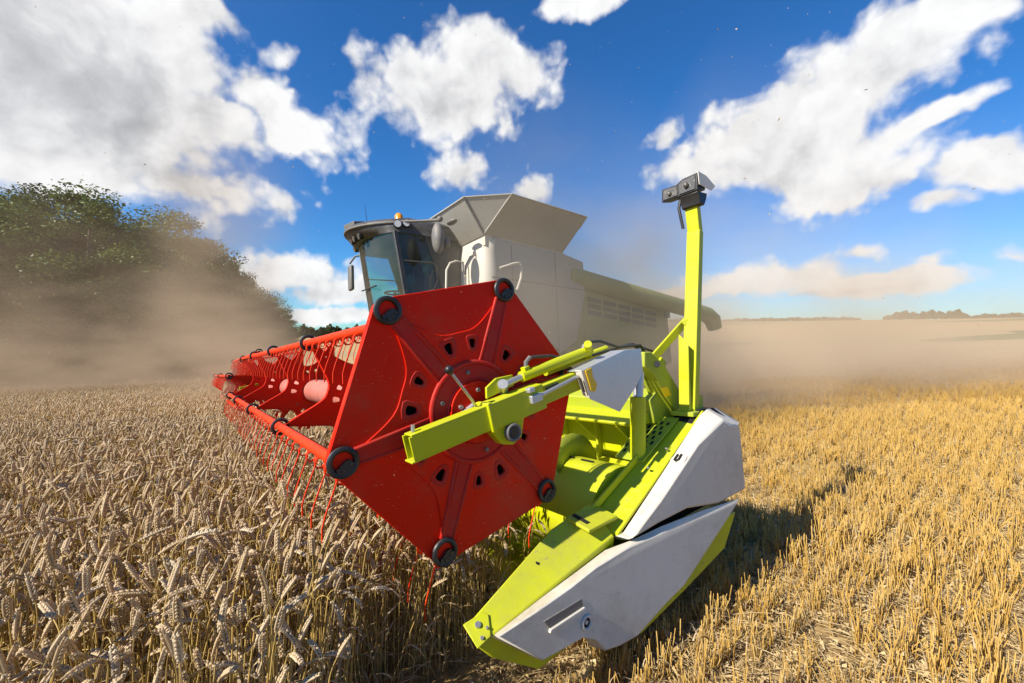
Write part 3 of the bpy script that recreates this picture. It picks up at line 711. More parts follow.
# unloading auger folded along the side
a0 = (-5.0, -4.35, 1.88); a1 = (-9.6, -4.05, 1.28)
ug = part('unloading_auger', MB().tube([a0, (-5.3, -4.3, 1.84), a1], 0.2, 24), 'green_pale')
obj('auger_spout', MB().tube([(-9.5, -4.055, 1.29), (-9.9, -4.03, 1.22), (-10.15, -4.02, 1.1), (-10.25, -4.02, 0.86)], [0.205, 0.21, 0.21, 0.18], 20), 'green_pale', ug)
obj('auger_clamp', MB().torus((-7.2, -4.19, 1.59), 0.205, 0.02, 20, 6, 'y').box((-8.2, -4.15, 1.3), (0.1, 0.1, 0.4)), 'grey', ug)
# wheels
def wheel(name, x, y, r, w):
    lug = MB().tube([(x, y - w / 2, r - REEL_H), (x, y - w / 2 + 0.08, r - REEL_H), (x, y + w / 2 - 0.08, r - REEL_H), (x, y + w / 2, r - REEL_H)], [r * 0.9, r * 0.97, r * 0.97, r * 0.9], 40)
    for i in range(26):
        for s_ in (-1, 1):
            t = 2 * PI * (i + 0.25 * s_) / 26
            c = (x + r * 0.97 * math.cos(t), y + s_ * w * 0.22, r - REEL_H + r * 0.97 * math.sin(t))
            lug.box(c, (0.06, w * 0.46, 0.07), (0, -t, s_ * 0.5))
    wh = part(name, lug, 'rubber')
    obj('rim', MB().tube([(x, y + w / 2 - 0.12, r - REEL_H), (x, y + w / 2 + 0.012, r - REEL_H)], [r * 0.3, r * 0.55], 28), 'white', wh)
    obj('hub', MB().cyl((x, y + w / 2 - 0.2, r - REEL_H), (x, y + w / 2 - 0.0, r - REEL_H), r * 0.2, 16), 'grey', wh)
wheel('front_wheel', -3.95, -4.55, 0.95, 0.75); wheel('front_wheel', -3.95, -7.2, 0.95, 0.75)
wheel('rear_wheel', -7.75, -4.7, 0.65, 0.5); wheel('rear_wheel', -7.75, -7.0, 0.65, 0.5)

# ---- cab ----------------------------------------------------------------------
CN, CF = -5.0, -6.7
floor_z = 0.72
cab = part('cab', MB().prism([(-1.95, floor_z), (-1.95, floor_z + 0.14), (-3.0, floor_z + 0.14), (-3.0, floor_z)], CF + 0.03, CN - 0.03), 'cabgrey', 0.02)
def bow(y, x0, depth):            # bowed front: x at lateral position y
    t = (y - YC) / 0.85
    return x0 - depth * t * t
ys = np.linspace(CF, CN, 13)
gl_t = [(bow(y, -1.42, 0.28), y, 2.44) for y in ys]; gl_b = [(bow(y, -1.64, 0.28), y, floor_z + 0.12) for y in ys]
obj('windscreen', MB().strip(gl_t, gl_b), 'glass', cab)
def pillar(name, a, b, w=0.05): return obj(name, MB().bar(a, b, w, w * 1.2, up=(1, 0, 0)), 'cabgrey', cab, 0.008)
for y in (CN, CF):
    s_ = 1 if y == CN else -1
    pillar('front_pillar', (-1.70, y, 2.46), (-1.95, y, floor_z + 0.1), 0.06)
    pillar('rear_pillar', (-2.23, y + 0.005 * s_, 2.5), (-2.62, y + 0.005 * s_, 1.35), 0.045)
    pillar('rear_pillar', (-2.62, y + 0.005 * s_, 1.35), (-2.62, y + 0.005 * s_, floor_z + 0.1), 0.045)
    door = obj('door', MB().poly([(-1.72, y, 2.44), (-2.24, y, 2.47), (-2.60, y, 1.36), (-2.6, y, floor_z + 0.13), (-1.94, y, floor_z + 0.13)]), 'glass', cab)
    obj('door_bar', MB().tube([(-1.83, y + 0.02 * s_, 1.97), (-2.36, y + 0.02 * s_, 1.99), (-2.42, y + 0.02 * s_, 1.93), (-2.44, y + 0.02 * s_, 1.68), (-2.36, y + 0.02 * s_, 1.52), (-1.98, y + 0.02 * s_, 1.38)], 0.012, 8), 'grey', door)
    obj('rear_side_panel', MB().solid([(-2.26, y, 2.5), (-3.02, y, 2.5), (-3.02, y, floor_z), (-2.62, y, floor_z), (-2.64, y, 1.36)], (0, -0.04 * s_, 0)), 'cabgrey', cab, 0.01)
obj('rear_wall', MB().box((-3.0, YC, 1.1), (0.05, 1.68, 0.7)), 'cabgrey', cab)
obj('rear_window', MB().poly([(-3.0, CF + 0.05, 1.45), (-3.0, CN - 0.05, 1.45), (-3.0, CN - 0.05, 2.45), (-3.0, CF + 0.05, 2.45)]), 'cabgrey', cab)
# roof with bowed visor
def roof_loop(x_front, depth, z, inset_=0.0, xb=-3.02):
    yy = np.linspace(CF - 0.04 + inset_, CN + 0.04 - inset_, 15)
    return [(bow(y, x_front - inset_, depth), y, z) for y in yy] + [(xb + inset_, CN + 0.04 - inset_, z), (xb + inset_, CF - 0.04 + inset_, z)]
L = [roof_loop(-1.36, 0.33, 2.44), roof_loop(-1.22, 0.5, 2.52), roof_loop(-1.16, 0.55, 2.60), roof_loop(-1.2, 0.55, 2.68, 0.02), roof_loop(-1.45, 0.5, 2.75, 0.12)]
mb = MB(); n = len(L[0]); vs = [p for l in L for p in l]; fs = [tuple(range(n)), tuple((len(L) - 1) * n + i for i in range(n))]
for i in range(len(L) - 1): fs += [(i * n + k, i * n + (k + 1) % n, (i + 1) * n + (k + 1) % n, (i + 1) * n + k) for k in range(n)]
mb.add(vs, fs); roof = obj('cab_roof', mb, 'cabgrey', cab, angle=50)
obj('roof_edge', MB().tube([(p[0] + 0.005, p[1], 2.60) for p in L[2][:15]], 0.018, 8), 'grey', roof)
for p in ((-1.74, -4.955, 2.565), (-1.89, -4.945, 2.60)):
    l = obj('work_light', MB().tube([(p[0] - 0.02, p[1] - 0.07, p[2]), (p[0] + 0.02, p[1] + 0.035, p[2] - 0.01)], 0.07, 18), 'black', roof, 0.004)
    obj('light_lens', MB().tube([(p[0] + 0.0205, p[1] + 0.036, p[2] - 0.01), (p[0] + 0.024, p[1] + 0.046, p[2] - 0.011)], 0.056, 18), 'lens', l)
for y in (-5.62, -5.8, -5.98, -6.45):
    x = bow(y, -1.28, 0.42)
    l = obj('work_light', MB().tube([(x - 0.05, y, 2.49), (x + 0.015, y, 2.465)], 0.06, 16), 'black', roof, 0.004)
    obj('light_lens', MB().tube([(x + 0.016, y, 2.464), (x + 0.022, y, 2.462)], 0.05, 16), 'lensdark', l)
bc = (-1.861,-5.200,2.744)
obj('beacon', MB().tube([(bc[0], bc[1], 2.66), (bc[0], bc[1], 2.80), (bc[0], bc[1], 2.84)], [0.075, 0.07, 0.04], 18), 'beacon', roof, 0.004)
obj('sensor_box', MB().box((-1.36, -6.02, 2.74), (0.22, 0.34, 0.17), (0, 0.22, 0.25)), 'grey', roof, 0.01)
obj('antenna', MB().tube([(-1.5, -5.75, 2.72), (-1.46, -5.75, 3.1)], [0.006, 0.003], 6).tube([(-1.3, -5.7, 2.7), (-1.7, -5.5, 2.76)], 0.012, 6), 'black', roof)
# mirrors
mir = obj('mirror', MB().tube([(-1.75, -5.0, 2.62), (-2.038,-4.750,2.605), (-2.278,-4.500,2.588)], [0.02, 0.022, 0.03], 10).ball((-2.278,-4.500,2.605), 0.05), 'grey', cab)
mc = (-2.229,-4.500,2.279)
obj('mirror_head', MB().ball((0, 0, 0), 1, 16, 12, (0.10, 0.13, 0.26)), 'grey', mir, loc=mc)
mc2 = (-2.365,-4.450,2.202)
obj('mirror_head', MB().ball((0, 0, 0), 1, 14, 10, (0.05, 0.06, 0.09)), 'grey', mir, loc=mc2)
mc3 = (-2.474,-4.450,2.574)
obj('mirror_light', MB().ball((0, 0, 0), 1, 14, 10, (0.07, 0.14, 0.045)), 'grey', mir, loc=mc3)
fm = (-1.514,-6.850,1.996)
mir2 = obj('mirror', MB().tube([(-1.8, CF - 0.02, 2.5), (fm[0] - 0.1, -6.9, 2.45), (fm[0], -6.9, fm[2] + 0.3)], 0.02, 8), 'grey', cab)
obj('mirror_head', MB().box(fm, (0.08, 0.2, 0.5)), 'grey', mir2, 0.03)
# seat, wheel, monitor inside
seat = obj('driver_seat', MB().box((-2.5, YC, floor_z + 0.5), (0.5, 0.5, 0.14)).box((-2.75, YC, floor_z + 0.9), (0.14, 0.5, 0.75), (0, -0.12, 0)).box((-2.82, YC, floor_z + 1.38), (0.1, 0.28, 0.2)).box((-2.5, YC, floor_z + 0.25), (0.35, 0.35, 0.4)), 'seat', cab, 0.03)
obj('steering_wheel', MB().torus((-2.02, YC, floor_z + 0.85), 0.19, 0.016, 24, 8, 'z').tube([(-2.02, YC, floor_z + 0.85), (-1.85, YC, floor_z + 0.12)], 0.035, 10), 'black', cab)
obj('monitor', MB().box((-2.1, YC + 0.52, floor_z + 1.0), (0.04, 0.26, 0.2)).tube([(-2.1, YC + 0.5, floor_z + 0.95), (-2.35, YC + 0.42, floor_z + 0.5)], 0.02, 8).box((-2.45, YC + 0.4, floor_z + 0.5), (0.5, 0.16, 0.3)), 'interior', cab, 0.01)
obj('wiper', MB().tube([(-1.52, YC + 0.4, 1.6), (-1.50, YC - 0.3, 1.62)], 0.012, 6), 'black', cab)
# platform rails
rails = part('handrails', MB().tube([(-2.452,-4.700,1.467), (-2.475,-4.700,1.814), (-2.548,-4.700,1.943), (-2.668,-4.700,1.992), (-2.809,-4.700,1.990), (-2.818,-4.700,1.494)], 0.018, 8), 'cream')
obj('rail', MB().tube([(-2.686,-4.450,1.443), (-2.704,-4.450,1.855), (-2.801,-4.450,2.021), (-3.010,-4.450,2.135)], 0.016, 8), 'grey', rails)
obj('rail', MB().tube([(-3.053,-4.450,1.504), (-3.087,-4.450,2.003), (-3.071,-4.450,2.107)], 0.014, 8), 'grey', rails)
obj('rail', MB().tube([(-3.171,-4.100,1.796), (-3.399,-4.000,1.877), (-3.509,-4.000,1.898), (-3.562,-4.000,1.852), (-3.539,-4.000,1.639), (-3.439,-4.000,1.422)], 0.024, 8), 'white', rails)
part('platform', MB().box((-2.75, -4.62, 0.75), (0.9, 0.75, 0.06)), 'grey', 0.01)

# ------------------------------------------------------------------ ground
def ground_mat():
    m, nt, out = new_mat('field_soil_and_straw')
    b = N(nt, 'ShaderNodeBsdfPrincipled'); b.inputs['Roughness'].default_value = 0.95; b.inputs['Specular IOR Level'].default_value = 0.1
    tc = N(nt, 'ShaderNodeTexCoord')
    n1 = N(nt, 'ShaderNodeTexNoise', i_Scale=14.0, i_Detail=8.0, i_Roughness=0.75); nt.links.new(tc.outputs['Object'], n1.inputs['Vector'])
    n2 = N(nt, 'ShaderNodeTexNoise', i_Scale=0.9, i_Detail=4.0); nt.links.new(tc.outputs['Object'], n2.inputs['Vector'])
    near = mixc(nt, ramp(nt, n1.outputs[0], [(0.38, (0, 0, 0)), (0.62, (1, 1, 1))]), (0.13, 0.08, 0.04), (0.48, 0.32, 0.13))
    near = mixc(nt, math_n(nt, 'MULTIPLY', n2.outputs[0], 0.7), near, (0.42, 0.29, 0.13))
    n3 = N(nt, 'ShaderNodeTexNoise', i_Scale=0.006, i_Detail=3.0); nt.links.new(tc.outputs['Object'], n3.inputs['Vector'])
    far = ramp(nt, n3.outputs[0], [(0.42, (0.46, 0.32, 0.15)), (0.5, (0.40, 0.30, 0.15)), (0.56, (0.10, 0.13, 0.04)), (0.62, (0.42, 0.31, 0.15))], 'CONSTANT')
    ln = N(nt, 'ShaderNodeVectorMath', operation='LENGTH'); nt.links.new(tc.outputs['Object'], ln.inputs[0])
    w = N(nt, 'ShaderNodeMapRange'); w.inputs[1].default_value = 25; w.inputs[2].default_value = 150
    nt.links.new(ln.outputs['Value'], w.inputs[0])
    c = mixc(nt, w.outputs[0], near, far)
    nt.links.new(c, b.inputs['Base Color'])
    bp = N(nt, 'ShaderNodeBump', i_Strength=0.6, i_Distance=0.03); nt.links.new(n1.outputs[0], bp.inputs['Height']); nt.links.new(bp.outputs[0], b.inputs['Normal'])
    nt.links.new(b.outputs[0], out.inputs['Surface']); return m

def ground():
    rs = np.concatenate([np.linspace(0.2, 12, 60), np.geomspace(12.3, 5000, 110)])
    th = np.linspace(0, 2 * PI, 241)[:-1]
    R_, T_ = np.meshgrid(rs, th, indexing='ij')
    x = R_ * np.cos(T_); y = R_ * np.sin(T_); z = terrain(x, y)
    nr = RNG.normal(0, 1, x.shape) * 0.008 * (R_ < 12)
    V = np.stack([x, y, z + nr], -1).reshape(-1, 3)
    nT = len(th); i = np.arange(len(rs) - 1)[:, None] * nT; j = np.arange(nT)[None]; j2 = (j + 1) % nT
    F = np.stack([i + j, i + nT + j, i + nT + j2, i + j2], -1).reshape(-1, 4)
    mb = MB(); me = bpy.data.meshes.new('ground')
    me.from_pydata(V.tolist() + [(0, 0, 0)], [], F.tolist() + [(int(k), int((k + 1) % nT), len(V)) for k in range(nT)])
    me.materials.append(ground_mat()); me.polygons.foreach_set('use_smooth', [True] * len(me.polygons))
    o = bpy.data.objects.new('ground', me); col.objects.link(o); tag(o, 'straw strewn sloping grain field running out to low hills', kind='structure')
ground()

# ------------------------------------------------------------------ straw materials
def straw_mat(name, cols, rough=0.6, trans=0.25, tip=None):
    """dry straw; each plant its own tone"""
    m, nt, out = new_mat(name)
    b = N(nt, 'ShaderNodeBsdfPrincipled'); b.inputs['Roughness'].default_value = rough; b.inputs['Specular IOR Level'].default_value = 0.15
    oi = N(nt, 'ShaderNodeObjectInfo')
    c = ramp(nt, oi.outputs['Random'], [(i / (len(cols) - 1), cc) for i, cc in enumerate(cols)])
    tc = N(nt, 'ShaderNodeTexCoord'); n = N(nt, 'ShaderNodeTexNoise', i_Scale=60.0, i_Detail=2.0); nt.links.new(tc.outputs['Object'], n.inputs['Vector'])
    c = mixc(nt, ramp(nt, n.outputs[0], [(0.45, (0, 0, 0)), (0.75, (0.55, 0.55, 0.55))]), c, tuple(v * 0.72 for v in cols[0]))
    nt.links.new(c, b.inputs['Base Color'])
    t = N(nt, 'ShaderNodeBsdfTranslucent'); nt.links.new(c, t.inputs['Color'])
    mx = N(nt, 'ShaderNodeMixShader'); mx.inputs[0].default_value = trans
    nt.links.new(b.outputs[0], mx.inputs[1]); nt.links.new(t.outputs[0], mx.inputs[2]); nt.links.new(mx.outputs[0], out.inputs['Surface'])
    return m
M['ear'] = straw_mat('ripe_wheat_ear', [(0.72, 0.54, 0.31), (0.80, 0.63, 0.40), (0.62, 0.45, 0.24), (0.82, 0.69, 0.48)], 0.55, 0.3)
M['stem'] = straw_mat('wheat_stem', [(0.60, 0.41, 0.12), (0.70, 0.50, 0.16), (0.48, 0.33, 0.10), (0.64, 0.49, 0.22)], 0.45, 0.2)
M['stubble'] = straw_mat('cut_straw', [(0.60, 0.36, 0.075), (0.70, 0.45, 0.12), (0.50, 0.29, 0.06), (0.66, 0.46, 0.17)], 0.4, 0.2)
M['litter'] = straw_mat('loose_straw', [(0.60, 0.44, 0.20), (0.68, 0.53, 0.29), (0.45, 0.31, 0.13)], 0.5, 0.2)
M['dryleaf'] = straw_mat('dry_leaf', [(0.60, 0.47, 0.28), (0.68, 0.55, 0.36), (0.48, 0.35, 0.19)], 0.7, 0.35)
M['weed'] = straw_mat('green_weed', [(0.06, 0.14, 0.02), (0.10, 0.2, 0.03)], 0.5, 0.3)

class Multi:
    """small mesh with several materials, for the plants that are scattered"""
    def __init__(s, mats): s.mb = MB(); s.mi = []; s.mats = mats
    def done(s, i): s.mi += [i] * (len(s.mb.f) - len(s.mi))
    def finish(s, name):
        me = bpy.data.meshes.new(name); me.from_pydata(s.mb.v, [], s.mb.f)
        for m in s.mats: me.materials.append(M[m])
        me.polygons.foreach_set('material_index', s.mi); me.polygons.foreach_set('use_smooth', [True] * len(me.polygons)); me.update()
        return bpy.data.objects.new(name, me)

def wheat_plant(rs, lod):
    """one culm about 0.75 m tall with a nodding ear; the root is at the origin"""
    M_ = Multi(['stem', 'ear', 'dryleaf'])
    h = rs.uniform(0.62, 0.78); lean = rs.uniform(0.02, 0.13); nod = rs.choice([rs.uniform(1.7, 2.9), rs.uniform(0.05, 0.5), rs.uniform(0.05, 0.5), rs.uniform(0.5, 1.4)])
    P = []; p = Vector((0, 0, 0)); ang = lean * 0.3
    ns = 7 if lod == 0 else 4
    for i in range(ns + 1):
        P.append(p.copy()); ang += lean / ns
        p = p + Vector((math.sin(ang), 0, math.cos(ang))) * (h / ns)
    neck = []
    p = P[-1].copy(); nn = 4 if lod == 0 else 2
    for i in range(nn):
        ang += nod * 0.72 / nn; p = p + Vector((math.sin(ang), 0, math.cos(ang))) * (0.06 / nn); neck.append(p.copy())
    M_.mb.tube(P + neck, [0.0021] * len(P) + [0.0014] * len(neck), 4 if lod == 0 else 3, caps=False); M_.done(0)
    # ear
    L = rs.uniform(0.056, 0.08); rows = 13 if lod == 0 else 5
    E = []
    for i in range(rows + 1):
        ang += nod * 0.28 / rows; p = p + Vector((math.sin(ang), 0, math.cos(ang))) * (L / rows); E.append((p.copy(), ang))
    if lod == 0:
        for i, (q, a) in enumerate(E):
            d = Vector((math.sin(a), 0, math.cos(a))); n1 = Vector((math.cos(a), 0, -math.sin(a))); n2 = Vector((0, 1, 0))
            t = i / rows; w = 1.0 if 0.1 < t < 0.8 else 0.72
            sides = ((n2, 1), (-n2, 1), (n1, 0.75), (-n1, 0.75))
            for k, (sd, ww) in enumerate(sides):
                if (i + k // 2) % 2 and k >= 2: continue
                c = q + sd * 0.0046 * ww * w; ax_ = (d * 0.9 + sd * 0.34).normalized(); ln = 0.0078 * w
                s1 = ax_.cross(d if abs(ax_.dot(d)) < 0.95 else n1).normalized(); s2 = ax_.cross(s1)
                v = [c - ax_ * ln * 0.8, c + s1 * 0.0045 * w, c + s2 * 0.0041 * w, c - s1 * 0.0045 * w, c - s2 * 0.0041 * w, c + ax_ * ln * 1.25]
                M_.mb.add(v, [(0, 2, 1), (0, 3, 2), (0, 4, 3), (0, 1, 4), (5, 1, 2), (5, 2, 3), (5, 3, 4), (5, 4, 1)])
        q, a = E[-1]
    else:
        rr = [0.005, 0.008, 0.0066, 0.0085, 0.0062, 0.0035][:len(E)]
        M_.mb.tube([e[0] for e in E], rr, 5, caps=True)
    M_.done(1)
    for _ in range(rs.choice([1, 1, 2, 3]) if lod == 0 else (1 if rs.random() < 0.4 else 0)):
        i = rs.randrange(1, len(P) - 2); o = P[i]; az = rs.uniform(0, 2 * PI); ln = rs.uniform(0.1, 0.2); a = rs.uniform(0.3, 0.7); A = []; B = []
        q = o.copy(); seg = 6 if lod == 0 else 3; tw = rs.uniform(-1, 1)
        for k in range(seg + 1):
            d = Vector((math.sin(a) * math.cos(az), math.sin(a) * math.sin(az), math.cos(a))); wv = Vector((-math.sin(az + tw * k / seg), math.cos(az + tw * k / seg), 0.25 * tw)) * 0.0042 * (1 - (k / seg) ** 2 + 0.06)
            A.append(q - wv); B.append(q + wv); q = q + d * (ln / seg); a += rs.uniform(0.25, 0.55) * (6 / seg) * 0.7
        M_.mb.strip(A, B)
    M_.done(2)
    return M_.finish('wheat_plant')

def stubble_clump(rs, n, low):
    M_ = Multi(['stubble', 'dryleaf'])
    for i in range(n):
        x = rs.gauss(0, 0.009) ; y = rs.gauss(0, 0.045); h = rs.uniform(0.09, 0.19) * (0.6 if rs.random() < 0.15 else 1)
        az = rs.uniform(0, 2 * PI); ln = rs.uniform(0.0, 0.22) if rs.random() < 0.85 else rs.uniform(0.3, 0.8)
        d = Vector((math.sin(ln) * math.cos(az), math.sin(ln) * math.sin(az), math.cos(ln)))
        o = Vector((x, y, -0.01)); r = rs.uniform(0.0013, 0.0021)
        M_.mb.tube([o, o + d * h * 0.55 + Vector((rs.gauss(0, .003), rs.gauss(0, .003), 0)), o + d * h], [r, r * 0.95, r * 1.05], 3 if low else 5, caps=not low)
    M_.done(0)
    for i in range(0 if low else rs.choice([1, 2, 3])):
        x = rs.gauss(0, 0.015); y = rs.gauss(0, 0.05); az = rs.uniform(0, 6.28); a = rs.uniform(0.2, 0.9); q = Vector((x, y, rs.uniform(0.01, 0.08))); A = []; B = []
        for k in range(5):
            d = Vector((math.sin(a) * math.cos(az), math.sin(a) * math.sin(az), math.cos(a))); wv = Vector((-math.sin(az), math.cos(az), 0)) * 0.003 * (1.05 - k / 4)
            A.append(q - wv); B.append(q + wv); q = q + d * 0.025; a += rs.uniform(0.2, 0.7)
        M_.mb.strip(A, B)
    M_.done(1)
    return M_.finish('stubble_clump')

def straw_piece(rs):
    M_ = Multi(['litter'])
    L = rs.uniform(0.05, 0.22); b = rs.uniform(-0.15, 0.15)
    M_.mb.tube([(-L / 2, 0, 0.004), (0, b * L, rs.uniform(0.004, 0.02)), (L / 2, 0, 0.006)], 0.0019, 4, caps=False); M_.done(0)
    for _ in range(3):
        x, y = rs.uniform(-0.05, 0.05), rs.uniform(-0.05, 0.05); a = rs.uniform(0, 6.28); l = rs.uniform(0.01, 0.04)
        M_.mb.strip([(x, y, 0.006), (x + l * math.cos(a), y + l * math.sin(a), rs.uniform(0.004, 0.03))], [(x + 0.004, y + 0.003, 0.006), (x + l * math.cos(a) + 0.003, y + l * math.sin(a) + 0.003, 0.012)])
    M_.done(0)
    return M_.finish('straw_piece')

def weed(rs):
    M_ = Multi(['weed'])
    for i in range(7):
        az = rs.uniform(0, 6.28); a = rs.uniform(0.2, 0.8); q = Vector((0, 0, 0)); A = []; B = []
        for k in range(5):
            d = Vector((math.sin(a) * math.cos(az), math.sin(a) * math.sin(az), math.cos(a))); wv = Vector((-math.sin(az), math.cos(az), 0)) * 0.012 * math.sin(PI * (k + 0.4) / 4.6)
            A.append(q - wv); B.append(q + wv); q = q + d * 0.03; a += 0.3
        M_.mb.strip(A, B)
    M_.done(0); return M_.finish('weed')

def scatter(name, protos, P, rot, scl, idx, label):
    c = bpy.data.collections.new(name + '_kinds')
    for i, o in enumerate(protos):
        c.objects.link(o); o.name = '%s_%03d' % (name, i)
    me = bpy.data.meshes.new(name); me.from_pydata(P.tolist(), [], [])
    a = me.attributes.new('rot', 'FLOAT_VECTOR', 'POINT'); a.data.foreach_set('vector', rot.astype(np.float32).ravel())
    a = me.attributes.new('scl', 'FLOAT', 'POINT'); a.data.foreach_set('value', scl.astype(np.float32))
    a = me.attributes.new('idx', 'INT', 'POINT'); a.data.foreach_set('value', idx.astype(np.int32))
    ob = bpy.data.objects.new(name, me); col.objects.link(ob); tag(ob, label, kind='stuff')
    ng = bpy.data.node_groups.new(name, 'GeometryNodeTree')
    ng.interface.new_socket('Geometry', in_out='INPUT', socket_type='NodeSocketGeometry'); ng.interface.new_socket('Geometry', in_out='OUTPUT', socket_type='NodeSocketGeometry')
    gi = ng.nodes.new('NodeGroupInput'); go = ng.nodes.new('NodeGroupOutput'); ip = ng.nodes.new('GeometryNodeInstanceOnPoints')
    ci = ng.nodes.new('GeometryNodeCollectionInfo'); ci.inputs['Collection'].default_value = c; ci.inputs['Separate Children'].default_value = True; ci.inputs['Reset Children'].default_value = True
    def attr(nm, t):
        n = ng.nodes.new('GeometryNodeInputNamedAttribute'); n.data_type = t; n.inputs['Name'].default_value = nm; return n.outputs['Attribute']
    ip.inputs['Pick Instance'].default_value = True
    er = ng.nodes.new('FunctionNodeEulerToRotation')
    ng.links.new(gi.outputs[0], ip.inputs['Points']); ng.links.new(ci.outputs[0], ip.inputs['Instance'])
    ng.links.new(attr('idx', 'INT'), ip.inputs['Instance Index']); ng.links.new(attr('rot', 'FLOAT_VECTOR'), er.inputs[0]); ng.links.new(er.outputs[0], ip.inputs['Rotation'])
    ng.links.new(attr('scl', 'FLOAT'), ip.inputs['Scale']); ng.links.new(ip.outputs[0], go.inputs[0])
    md = ob.modifiers.new('scatter', 'NODES'); md.node_group = ng
    return ob

def sample(n, r0, r1, u0, u1):
    """points on the field between two distances, inside a range of view slopes u = x / y"""
    y = np.sqrt(RNG.uniform(r0 * r0, r1 * r1, n)); u = RNG.uniform(u0, u1, n)
    return u * y, y
def vnoise(x, y, s, seed=0):
    return (np.sin(x * s + 1.3 + seed) * np.cos(y * s * 1.17 - 0.7 + seed) + np.sin((x * 0.73 - y * 0.61) * s * 2.1 + seed * 2) * 0.6 + np.sin((x * 0.31 + y * 0.95) * s * 3.7 + seed) * 0.35) / 1.95

# ------------------------------------------------------------------ standing wheat
rs = random.Random(3)
hi = [wheat_plant(rs, 0) for _ in range(22)]; lo_ = [wheat_plant(rs, 1) for _ in range(8)]
XS, YS, IX = [], [], []
for r0, r1, dens, lod in ((0.72, 3.2, 860, 0), (3.2, 6.0, 700, 0), (6.0, 12, 400, 1), (12, 24, 140, 1), (24, 34, 50, 1)):
    u0, u1 = (-3.2 if r1 < 7 else -2.1), 0.45
    area = (u1 - u0) * (r1 * r1 - r0 * r0) / 2; n = int(area * dens)
    x, y = sample(n, r0, r1, u0, u1)
    if r0 < 1:                                       # the strip beside the viewer
        k = int(3.4 * 1.6 * 420); x = np.append(x, RNG.uniform(-4.4, -1.0, k)); y = np.append(y, RNG.uniform(-0.88, 0.72, k)); n = len(x)
    f, l = to_local(x, y)
    edge = 0.30 + 0.08 * vnoise(f, l, 3.0) + RNG.exponential(0.07, n)
    ok = ((l < edge) & (f > -0.42 + RNG.uniform(-0.05, 0.05, n)) & ~((l > -0.03) & (f < 0.75))) | (l < -12.6)
    ok &= ~((l > -0.24) & (f < 0.48)); ok &= ~((l > -0.03) & (f < 0.70) & (RNG.random(n) < 0.93))
    ok &= (vnoise(x, y, 1.9, 2) + RNG.uniform(-0.6, 0.6, n)) > -0.95
    x, y = x[ok], y[ok]; XS.append(x); YS.append(y)
    IX.append(RNG.integers(0, 22, len(x)) if lod == 0 else RNG.integers(22, 30, len(x)))
x = np.concatenate(XS); y = np.concatenate(YS); ix = np.concatenate(IX); n = len(x)
f, l = to_local(x, y)
yaw = RNG.normal(-0.6, 1.3, n)
tx, ty = RNG.normal(0, 0.07, n), RNG.normal(0, 0.07, n)
wild = RNG.random(n) < 0.04; tx[wild] *= 4; ty[wild] *= 4
scl = (0.97 + 0.05 * vnoise(x, y, 0.8) + RNG.normal(0, 0.06, n)) * np.where(l > 0.2, RNG.uniform(0.75, 1.0, n), 1) * np.where((l > -0.5) & (f < 0.5), 0.85, 1)
far_s = np.where(ix >= 22, 1.0 + np.clip(np.hypot(x, y) - 6, 0, 30) * 0.008, 1)
scatter('wheat_crop', hi + lo_, np.stack([x, y, terrain(x, y)], 1), np.stack([tx, ty, yaw], 1), scl * far_s, ix, 'standing ripe wheat with nodding ears before the red reel')

# ------------------------------------------------------------------ stubble
rs = random.Random(11)
sh = [stubble_clump(rs, rs.randint(6, 12), False) for _ in range(10)]; sl = [stubble_clump(rs, rs.randint(10, 16), True) for _ in range(6)]
XS, YS, IX, SC = [], [], [], []
for r0, r1, dens, lod, sc_ in ((0.8, 4.5, 190, 0, 1.0), (4.5, 9, 130, 0, 1.05), (9, 20, 40, 1, 1.2), (20, 45, 9, 1, 1.5)):
    u0, u1 = -1.2, (3.0 if r1 < 10 else 1.9)
    area = (u1 - u0) * (r1 * r1 - r0 * r0) / 2; n = int(area * dens)
    x, y = sample(n, r0, r1, u0, u1)
    if r0 < 1:
        k = int(6.0 * 2.2 * 150); x = np.append(x, RNG.uniform(-1.5, 4.5, k)); y = np.append(y, RNG.uniform(-1.4, 0.8, k)); n = len(x)
    f, l = to_local(x, y)
    row = 0.125; l2 = np.round(l / row) * row + RNG.normal(0, 0.024, n)
    x = x + (l2 - l) * 0.60793; y = y + (l2 - l) * -0.79399
    f, l = to_local(x, y)
    ok = ((l > 0.16) | (f < -0.42)) & (l > -12.6) & (x * x + (y * 1.0) ** 2 > 0.09)
    # wheel marks and thin patches along the rows
    bare = vnoise(f * 0.8, l * 1.6, 1.7, 5); ok &= (bare + RNG.uniform(-0.45, 0.45, n)) > -0.7
    ok &= ~((np.abs(l - 1.55) < 0.13) & (RNG.random(n) < 0.6))
    x, y = x[ok], y[ok]; XS.append(x); YS.append(y); SC.append(np.full(len(x), sc_))
    IX.append(RNG.integers(0, 10, len(x)) if lod == 0 else RNG.integers(10, 16, len(x)))
x = np.concatenate(XS); y = np.concatenate(YS); ix = np.concatenate(IX); n = len(x)
head = math.atan2(FWD.y, FWD.x) + PI / 2
scl = np.concatenate(SC) * RNG.uniform(0.75, 1.2, n) * (1 + 0.12 * vnoise(x, y, 1.3, 3))
scatter('stubble', sh + sl, np.stack([x, y, terrain(x, y)], 1), np.stack([RNG.normal(0, 0.07, n), RNG.normal(0, 0.07, n), head + PI * RNG.integers(0, 2, n) + RNG.normal(0, 0.2, n)], 1), scl, ix, 'golden cut stubble in rows on the right')
rs = random.Random(5)
sp = [straw_piece(rs) for _ in range(12)]
XS, YS = [], []
